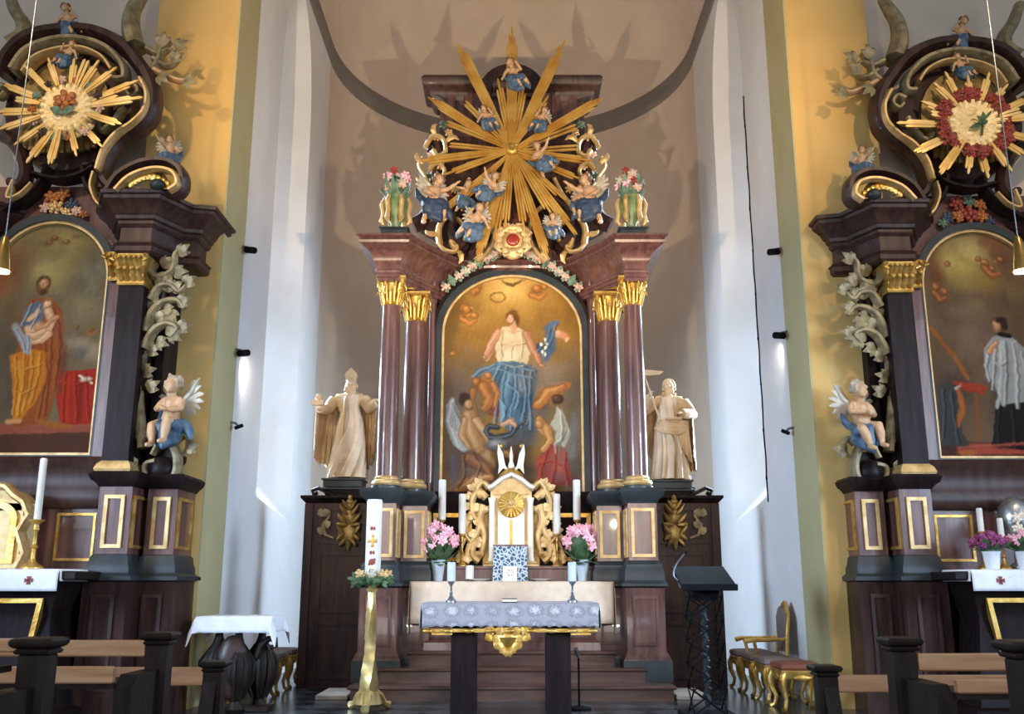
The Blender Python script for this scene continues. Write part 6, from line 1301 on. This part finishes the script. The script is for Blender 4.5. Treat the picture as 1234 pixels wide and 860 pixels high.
zt_ = zz(602, Y); r = 9.4 * k
pc = thing('paschal_candle', (X, Y, zc), 'thick white paschal candle with red ornaments and a gold cross', 'candle')
MB().lathe([(r, 0), (r, zt_ - zc - .02), (r * .9, zt_ - zc), (r * .3, zt_ - zc - .01)], (X, Y, zc + .001), 28).build('wax', 'wax', pc); MB().tube([(X, Y, zt_ - .02), (X, Y, zt_ + .03)], .005, 6).build('wick', 'black_metal', pc)
def dec(name, m_, pts):   # ornaments wrapped on the wax
    mb = MB()
    for dx, py, w_, h_ in pts:
        a = math.asin(max(-.9, min(.9, dx * k / r))); z = zz(py, Y); mb.ell((X + math.sin(a) * r, Y - math.cos(a) * r, z), (w_ * k, .006, h_ * k), None, 8, 5)
    mb.build(name, m_, pc)
dec('cross', 'gold', [(0, 652, 1.6, 7), (0, 652, 6.5, 1.6), (-4.5, 652, 1.6, 2.4), (4.5, 652, 1.6, 2.4), (0, 646, 2.4, 1.6), (0, 658, 2.4, 1.6)])
dec('red_ornament', 'paint_red', [(0, 652, 2, 2), (-1.5, 637, 2, 2.6), (1.6, 637, 1.4, 2.6), (-1.4, 666, 2, 2.4), (1.8, 666, 1.4, 2.4), (0, 677, 4, 4), (-3, 680, 1.6, 1.6), (3, 674, 1.6, 1.6), (-1.5, 688, 1.6, 3), (1.5, 688, 1.6, 3)])
# ------------------------------------------------------------------ black lectern of woven iron
Y = 9.3; X = at(849, 760, Y).x; o = thing('lectern', (X, Y, 0), 'black lectern with slanted top on a diamond lattice of iron bars', 'lectern'); k = mpp(700, Y)
zl, zh = zz(710, Y), zz(688, Y)
a = X - 31 * k; b = X + 33 * k
MB().prismx([(Y - .3, zl), (Y - .3, zl + .03), (Y + .26, zh + .05), (Y + .26, zh + .02)], a, b).build('desk_top', 'black_metal', o)
MB().box(a, b, Y - .33, Y - .29, zl - .01, zl + .05, .006).build('book_ledge', 'black_metal', o)
MB().loft(rect(X - .1, X + .1, Y - .12, Y + .12), [(zl - .1, 0), (zl + .06, .05)]).build('neck', 'black_metal', o)
w = .15; zb = .05
for q in range(4):
    ca, sa = math.cos(q * PI / 2), math.sin(q * PI / 2); m = MB()
    nr = 5; hh = (zl - .05 - zb) / nr
    for i in range(nr):
        for s in (-1, 1):
            m.tube([(X + x * ca - y * sa, Y + x * sa + y * ca, z) for x, y, z in ((-w * s, -w, zb + i * hh), (w * s, -w, zb + (i + 1) * hh))], .007, 6)
    m.build('lattice', 'black_metal', o)
m = MB(); K = 15
for i in range(K): z = .1 + i * (zl - .25) / K; m.tube([(X + .02 * math.sin(i * 2), Y, z), (X - .02 * math.sin(i * 2), Y - .01, z + (zl - .25) / K)], [.022, .034], 8)
m.build('core_post', 'slate', o)
MB().box(X - .24, X + .24, Y - .24, Y + .24, 0, .055, .01).build('base_plate', 'black_metal', o)
c = at(813, 703, Y); g = crom([Vector((a + .03, Y - .1, zl + .06)), at(812, 694, Y - .1), at(815, 680, Y - .1), at(825, 667, Y - .1)], 6)
MB().tube(g, .008, 7).build('gooseneck', 'grey_metal', o); MB().tube([g[-1], g[-1] + (g[-1] - g[-3]) * .8], [.014, .016], 8).build('microphone', 'black_metal', o)
MB().lathe([(.025, 0), (.03, .04), (.012, .06)], (a + .03, Y - .1, zl + .02), 12).build('microphone_base', 'grey_metal', o)
# ------------------------------------------------------------------ gilded stools and the armchair along the chancel walls
def cab(m, p, out, h):
    d = Vector(out); p = Vector(p)
    m.tube([p + Vector((0, 0, h)), p + d * .035 + Vector((0, 0, h * .82)), p + d * .03 + Vector((0, 0, h * .6)), p - d * .02 + Vector((0, 0, h * .3)), p + d * .0 + Vector((0, 0, h * .1)), p + d * .04 + Vector((0, 0, .012))], [.03, .034, .028, .02, .018, .026], 8)
def stool(X, Y, label, cu='cushion', arm=False, s=1):
    o = thing('armchair' if arm else 'stool', (X, Y, 0), label, 'armchair' if arm else 'stool', None); w, d, h = .2, .21, .35
    for a in (-1, 1):
        for b in (-1, 1):
            m = MB(); cab(m, (X + a * (w - .02), Y + b * (d - .02), 0), (a * .7, b * .7, 0), h); m.build('leg', 'gold', o)
    m = MB(); m.loft(rect(X - w, X + w, Y - d, Y + d), [(h - .05, -.02), (h - .03, 0), (h + .02, .01), (h + .03, 0)])
    for a in (-1, 1): m.ell((X + a * w, Y, h - .04), (.015, .09, .03)); m.ell((X, Y + a * d, h - .04), (.09, .015, .03))
    m.build('apron', 'gold', o)
    MB().loft(rect(X - w, X + w, Y - d, Y + d), [(h + .028, -.01), (h + .05, .01), (h + .085, 0), (h + .1, -.04)]).build('cushion', cu, o)
    if arm:
        xb = X + s * w
        m = MB()
        for b in (-1, 1):
            m.tube([(xb, Y + b * (d - .01), h), (xb + s * .02, Y + b * (d - .01), h + .3), (xb + s * .05, Y + b * (d - .03), h + .5)], [.022, .02, .018], 8)
        m.tube([(xb + s * .05, Y - d + .03, h + .5), (xb + s * .06, Y - .08, h + .6), (xb + s * .07, Y, h + .64), (xb + s * .06, Y + .08, h + .6), (xb + s * .05, Y + d - .03, h + .5)], [.018, .026, .035, .026, .018], 8)
        m.build('back_frame', 'gold', o)
        m = MB(); P = [(Y - d + .03, h + .12), (Y + d - .03, h + .12), (Y + d - .04, h + .49), (Y + .08, h + .58), (Y, h + .61), (Y - .08, h + .58), (Y - d + .04, h + .49)]
        m.prismx(P, *sorted((xb + s * .005, xb + s * .055))); m.build('back_panel', cu, o)
        for b in (-1, 1):
            y = Y + b * (d - .01); m = MB(); m.tube([(xb, y, h + .26), (X, y + b * .02, h + .25), (X - s * w * .9, y + b * .03, h + .25), (X - s * (w + .06), y + b * .02, h + .235)], [.02, .022, .024, .03], 8); m.tube([(X - s * w * .8, y + b * .03, h + .24), (X - s * w * .65, y, h + .1), (X - s * w * .75, y, h)], [.02, .018, .024], 8); m.build('arm', 'gold', o)
stool(2.84, 10.0, 'gilded stool with a red-brown seat, nearest of the seats by the right wall', 'cushion_red')
stool(2.84, 10.62, 'gilded stool with mauve cushion between the red-brown stool and the armchair')
stool(2.84, 11.24, 'gilded armchair with mauve upholstered back against the right chancel wall', arm=True)
stool(2.84, 11.86, 'gilded stool with mauve cushion beyond the armchair, beside the lectern')
for i, y in enumerate((10.9, 11.5, 12.1)): stool(-2.83, y, ('nearest gilded stool beside the carved table', 'middle gilded stool of three by the left chancel wall', 'furthest gilded stool by the left wall, next to the panelled screen')[i])
# ------------------------------------------------------------------ carved credence table
Y = 9.86; X = at(290, 750, Y).x; zt = zz(742, Y); k = mpp(760, Y)
o = thing('credence_table', (X, Y, 0), 'black carved table with bulging lyre supports in front of the left chancel wall', 'table')
MB().box(X - .34, X + .36, Y - .22, Y + .22, zt - .05, zt - .008, .008).build('table_top', 'carved_dark', o)
for i, (dx, dy) in enumerate(((-21, -.1), (3, -.12), (24, .1))):
    x = X + dx * k; y = Y + dy; H = zt - .05
    m = MB(); m.lathe([(.07, 0), (.09, .03), (.06, .07), (.05, .1), (.1, .18), (.15, .32), (.16, .45), (.12, .56), (.06, .64), (.04, .7), (.035, H - .06), (.08, H - .03), (.09, H)], (x, y, 0), 20, 1, .8)
    for q in range(8): a = q * PI / 4; m.tube([(x + math.cos(a) * .06, y + math.sin(a) * .05, .62), (x + math.cos(a) * .16, y + math.sin(a) * .13, .46), (x + math.cos(a) * .15, y + math.sin(a) * .12, .3), (x + math.cos(a) * .07, y + math.sin(a) * .06, .12)], [.015, .03, .028, .012], 6)
    m.build('carved_leg', 'carved_dark', o)
m = MB(); m.ell((X - .02, Y - .16, .42), (.17, .07, .3), None, 18, 10); m.build('carved_boss', 'wood_dark', o)
m = MB(); x = X + 26 * k
band2([(x + a, b) for a, b in ((-.02, .5), (.02, .62), (.09, .68), (.15, .67), (.16, .61), (.11, .6))], .03, .05, Y - .05, '', '', m, (1.2, .8)); m.build('scroll', 'carved_dark', o)
m = MB(); m.box(X - .3, X + .34, Y - .12, Y + .16, .0, .05, .01); m.build('plinth', 'carved_dark', o)
# its cloth, corners hanging down in points
x0, x1, yf, yb = X - .36, X + .36, Y - .25, Y + .25; n = 14
ov = .16; V = []; Fc = []; NU, NV = 40, 24
LX, LY = x1 - x0 + 2 * ov, yb - yf + 2 * ov
for j in range(NV + 1):
    for i in range(NU + 1):
        u, w_ = -ov + LX * i / NU, -ov + LY * j / NV; cx_, cy_ = min(max(u, 0), x1 - x0), min(max(w_, 0), yb - yf); ex, ey = u - cx_, w_ - cy_
        d = abs(ex) + abs(ey); f_ = 1 if d else 0
        V.append((x0 + cx_ + (1 if ex > 0 else -1 if ex < 0 else 0) * .012 + ex * .35 * (1 if abs(ey) > 0 else .06), yf + cy_ + (1 if ey > 0 else -1 if ey < 0 else 0) * .012 + ey * .35 * (1 if abs(ex) > 0 else .06), zt - min(d, .3) * .93 + .002 * math.sin(i * 1.7)))
for j in range(NV):
    for i in range(NU): a = j * (NU + 1) + i; Fc.append((a, a + 1, a + NU + 2, a + NU + 1))
c = mk('tablecloth', V, Fc, 'white_cloth', None, (X, Y, zt)); q = c.modifiers.new('t', 'SOLIDIFY'); q.thickness = .006; q.offset = 1
tag(c, 'white cloth with pointed hanging corners on the black carved table', 'tablecloth')
# ------------------------------------------------------------------ pews
def pew(s, d, H, label, ledge=True, zA=None, zB=None, outer=6.2):
    X = s * 1.52; o = thing('pew', (X, d, 0), label, 'pew')
    m = MB(); m.box(X - .045, X + .045, d - .04, d + .04, .0, H - .048, .008); m.build('post', 'pew', o)
    MB().loft(rect(X - .045, X + .045, d - .04, d + .04), [(H - .052, .0), (H - .05, .008), (H - .042, .012), (H - .037, .008), (H - .034, .004), (H - .031, .012), (H - .026, .02), (H - .018, .024), (H - .01, .024), (H - .003, .018), (H, .006)]).build('post_cap', 'pew', o)
    P = [(d - .4, 0), (d + .38, 0), (d + .4, .1), (d + .34, .4), (d + .26, .46), (d + .1, .52), (d + .04, H - .22), (d - .05, H - .15), (d - .28, H - .15), (d - .34, H - .2), (d - .32, .5), (d - .4, .3)] if ledge else [(d - .16, 0), (d + .38, 0), (d + .4, .1), (d + .34, .4), (d + .26, .46), (d + .1, .52), (d + .04, H - .16), (d - .04, H - .1), (d - .1, .5), (d - .16, .3)]
    xs = sorted((X + s * -.02, X + s * .05)); MB().prismx(P, xs[0], xs[1]).build('end_panel', 'pew', o)
    a, b = sorted((X + s * .05, s * outer))
    MB().box(a, b, d - .045, d - .01, zA[0], zA[1], .006).build('back_rail', 'oak', o)
    if ledge:
        MB().box(a, b, d - .36, d - .33, zB[0], zB[1], .006).build('book_ledge', 'oak', o)
        MB().box(a, b, d - .345, d - .06, zB[0] - .02, zB[0] + .0).build('ledge_board', 'pew', o)
    MB().box(a, b, d + .0, d + .38, .42, .45, .006).build('seat', 'oak', o)
    MB().box(a, b, d - .4 if ledge else d - .15, d - .25 if ledge else d - .05, .14, .17, .006).build('kneeler', 'pew', o)
    for xx in (s * 3.6, s * outer):
        MB().prismx(P, xx - .03, xx + .03).build('support', 'pew', o)
pew(-1, 3.2, 1.035, 'nearest dark pew on the left, its big capped post left of centre aisle', True, (.99, 1.032), (.955, 1.01))
pew(-1, 4.3, 1.0, 'middle dark pew on the left, in front of the left side altar', True, (.9, .968), (.82, .885))
pew(-1, 5.13, .82, 'low front bench on the left, its post before the carved table', False, (.7, .79))
pew(1, 2.95, 1.04, 'nearest dark pew on the right, its cap just inside the photo edge', True, (.98, 1.02), (.9, .94))
pew(1, 3.9, 1.0, 'dark pew on the right with two lit boards before the right side altar', True, (.875, .94), (.825, .875))
pew(1, 4.87, .82, 'low front bench on the right, its post before the gilded stools', False, (.695, .775))
# ------------------------------------------------------------------ pendant lamps, spots, cable
def pendant(px, label):
    Y = 7.5; X = at(px, 300, Y).x; z = zz(326, Y); o = thing('pendant_lamp', (X, Y, z), label, 'lamp'); k = mpp(305, Y)
    MB().lathe([(11 * k, 0), (11 * k, 4 * k), (9 * k, 16 * k), (7 * k, 30 * k), (4 * k, 40 * k), (2 * k, 44 * k), (1.5 * k, 44 * k), (6 * k, 28 * k), (9.5 * k, 6 * k), (10 * k, 0)], (X, Y, z), 24).build('shade', 'bronze', o)
    MB().lathe([(3 * k, -3 * k), (9 * k, -2 * k), (10 * k, 4 * k), (7 * k, 12 * k)], (X, Y, z), 20).build('bulb', 'lamp_glow', o)
    MB().tube([(X, Y, z + 43 * k), (X, Y, 13.4)], .006, 6).build('cord', 'grey_metal', o)
    return (X, Y, z - 6 * k)
PL1 = pendant(5, 'bronze pendant lamp hanging on a cord at the left edge'); PL2 = pendant(1228, 'bronze pendant lamp hanging on a cord at the right edge')
SPOTS = []
def spot(px, py, label, small=False):
    s = -1 if px < 617 else 1; u = (px - 617) / F; v_ = (430 - py) / F; q = s * 3.19 / u; p = Vector((s * 3.19, q * (CT - v_ * ST), EYE + q * (ST + v_ * CT))); Yq = min(max(p.y, 10.15), 10.72)
    c = Vector((s * 3.1, Yq, p.z)); o = thing('wall_spotlight', c, label, 'spotlight'); r = .022 if small else .04
    MB().tube([(s * 3.2, Yq, p.z + .05), (s * 3.14, Yq, p.z + .04), c], .014, 7).build('bracket', 'grey_metal', o)
    MB().tube([c + Vector((s * .03, -.08 if not small else -.03, -.02)), c + Vector((-s * .03, .06 if not small else .03, .02))], r, 12).build('lamp_head', 'black_metal', o)
    return c
SPOTS += [spot(299, 309, 'upper black spotlight on the left chancel arch'), spot(291, 431, 'lower black spotlight glowing on the left chancel arch'), spot(936, 310, 'upper black spotlight on the right chancel arch'), spot(943, 409, 'lower black spotlight on the right chancel arch')]
spot(282, 516, 'tiny grey sensor on the left chancel arch', True); spot(955, 521, 'tiny grey sensor on the right chancel arch', True)
m = MB(); P = [Vector((WX - .008 + .002 * math.sin(i * 2.1), 11.98 + .012 * math.sin(i * 1.3), 2.2 + i * .15)) for i in range(38)]; m.tube(P, .01, 6)
for i in range(2, 38, 4): m.ell(P[i], (.014, .014, .04), None, 7, 5)
tag(m.build('cable', 'black_metal'), 'thin knotted black cable hanging along the right chancel window', 'cable')
# ------------------------------------------------------------------ light
def lamp(kind, name, loc, col, power, target=None, size=.1, ang=60, blend=.5, sy=None, spread=None):
    l = bpy.data.lights.new(name, kind); l.color = col; l.energy = power
    if kind == 'AREA':
        l.size = size
        if sy: l.shape = 'RECTANGLE'; l.size_y = sy
        if spread: l.spread = math.radians(spread)
    else: l.shadow_soft_size = size
    if kind == 'SPOT': l.spot_size = math.radians(ang); l.spot_blend = blend
    o = bpy.data.objects.new(name, l); COL.objects.link(o); o.location = loc
    if target is not None: o.rotation_euler = (Vector(target) - Vector(loc)).to_track_quat('-Z', 'Y').to_euler()
    return o
WARM = (1, .76, .5); WARM2 = (1, .78, .54); COOL = (.66, .82, 1)
w = bpy.data.worlds.new('daylight'); w.use_nodes = True; SC.world = w
b = w.node_tree.nodes['Background']; b.inputs['Color'].default_value = (.74, .86, 1, 1); b.inputs['Strength'].default_value = .34
for s, (c1, c2) in ((-1, SPOTS[:2]), (1, SPOTS[2:])):
    lamp('SPOT', 'arch_spot_lower', c2 + Vector((-s * .04, .14, 0)), (1, .93, .82), 35 if s < 0 else 14, (s * 3.1, 11.8, 3.2), .03, 110, .8)
    lamp('SPOT', 'nave_floodlight', (s * 2.0, 3.2, 2.4), WARM, 2100, (-s * .3, 12.4, 8.6), .03, 54, .55)
    lamp('SPOT', 'nave_floodlight_low', (s * 2.1, 3.2, 2.4), WARM2, 480, (0, 11.6, 2.9), .04, 44, .8)
    lamp('AREA', 'window_daylight', (s * (WX + .25), 12.98, 6.0), COOL, 210, (-s * 3.2, 11.2, 1.4), .8, sy=4.4, spread=100)
    lamp('AREA', 'window_daylight_low', (s * (WX + .15), 12.95, 3.5), (.55, .75, 1), 200, (-s * 3.2, 11.3, 1.0), .8, sy=1.8, spread=110)
    lamp('SPOT', 'side_altar_spot', (s * 4.9, 5.4, 7.0), (1, .74, .46), 400, (s * 4.1, 9.8, 4.3), .03, 84, .7)
for p in (PL1, PL2): lamp('POINT', 'pendant_bulb', p, WARM2, 30, None, .05)
lamp('AREA', 'nave_front_fill', (0, -2.5, 3.2), (.86, .92, 1), 270, (0, 11, 1.5), 7, sy=3)  # unseen fill lamp added behind the camera to brighten the front faces
for s in (-1, 1): lamp('AREA', 'aisle_window_light', (s * 8.5, 3.0, 3.2), (.52, .72, 1), 135, (-s * 3.2, 12.6, 1.4), 2, sy=3, spread=48)
for s in (-1, 1): lamp('AREA', 'aisle_fill_light', (s * 8.5, 2.0, 4.2), (.8, .88, 1), 150, (-s * 3, 10, 3), 3, sy=4)
VS = SC.view_settings
VS.view_transform = 'Standard'; VS.look = 'None'; VS.gamma = 1; VS.use_curve_mapping = False; VS.exposure = -0.15
SC.display_settings.display_device = 'sRGB'
SC.cycles.max_bounces = 6; SC.cycles.diffuse_bounces = 4; SC.cycles.glossy_bounces = 3; SC.cycles.transmission_bounces = 4; SC.cycles.sample_clamp_indirect = 4
SC.cycles.use_denoising = True

# repeats of one kind share a group
GR = {'cherub': 'carved cherubs on the three altars', 'candlestick': 'candlesticks on the altars', 'stool': 'gilded stools along the chancel walls', 'pew': 'pews on both sides of the aisle', 'spotlight': 'spotlights on the chancel arch', 'urn': 'flower urns on the high altar cornice', 'garland': 'garlands over the altar picture', 'statue': 'saint statues beside the high altar', 'lamp': 'pendant lamps in the nave', 'vase of flowers': 'vases of pink flowers on the high altar', 'plant': 'potted plants on the right side altar', 'dish': 'white dishes on the high altar', 'screen': 'panelled screens beside the high altar', 'sunburst': 'gilded sunbursts over the altars'}
for o in SC.objects:
    c = o.get('category')
    if c in GR and not o.get('group'): o['group'] = GR[c]
    if c == 'candle' and not o.get('group') and o.name.startswith('candle'): o['group'] = 'candles on the altars'
    if 'used' in o.keys(): del o['used']
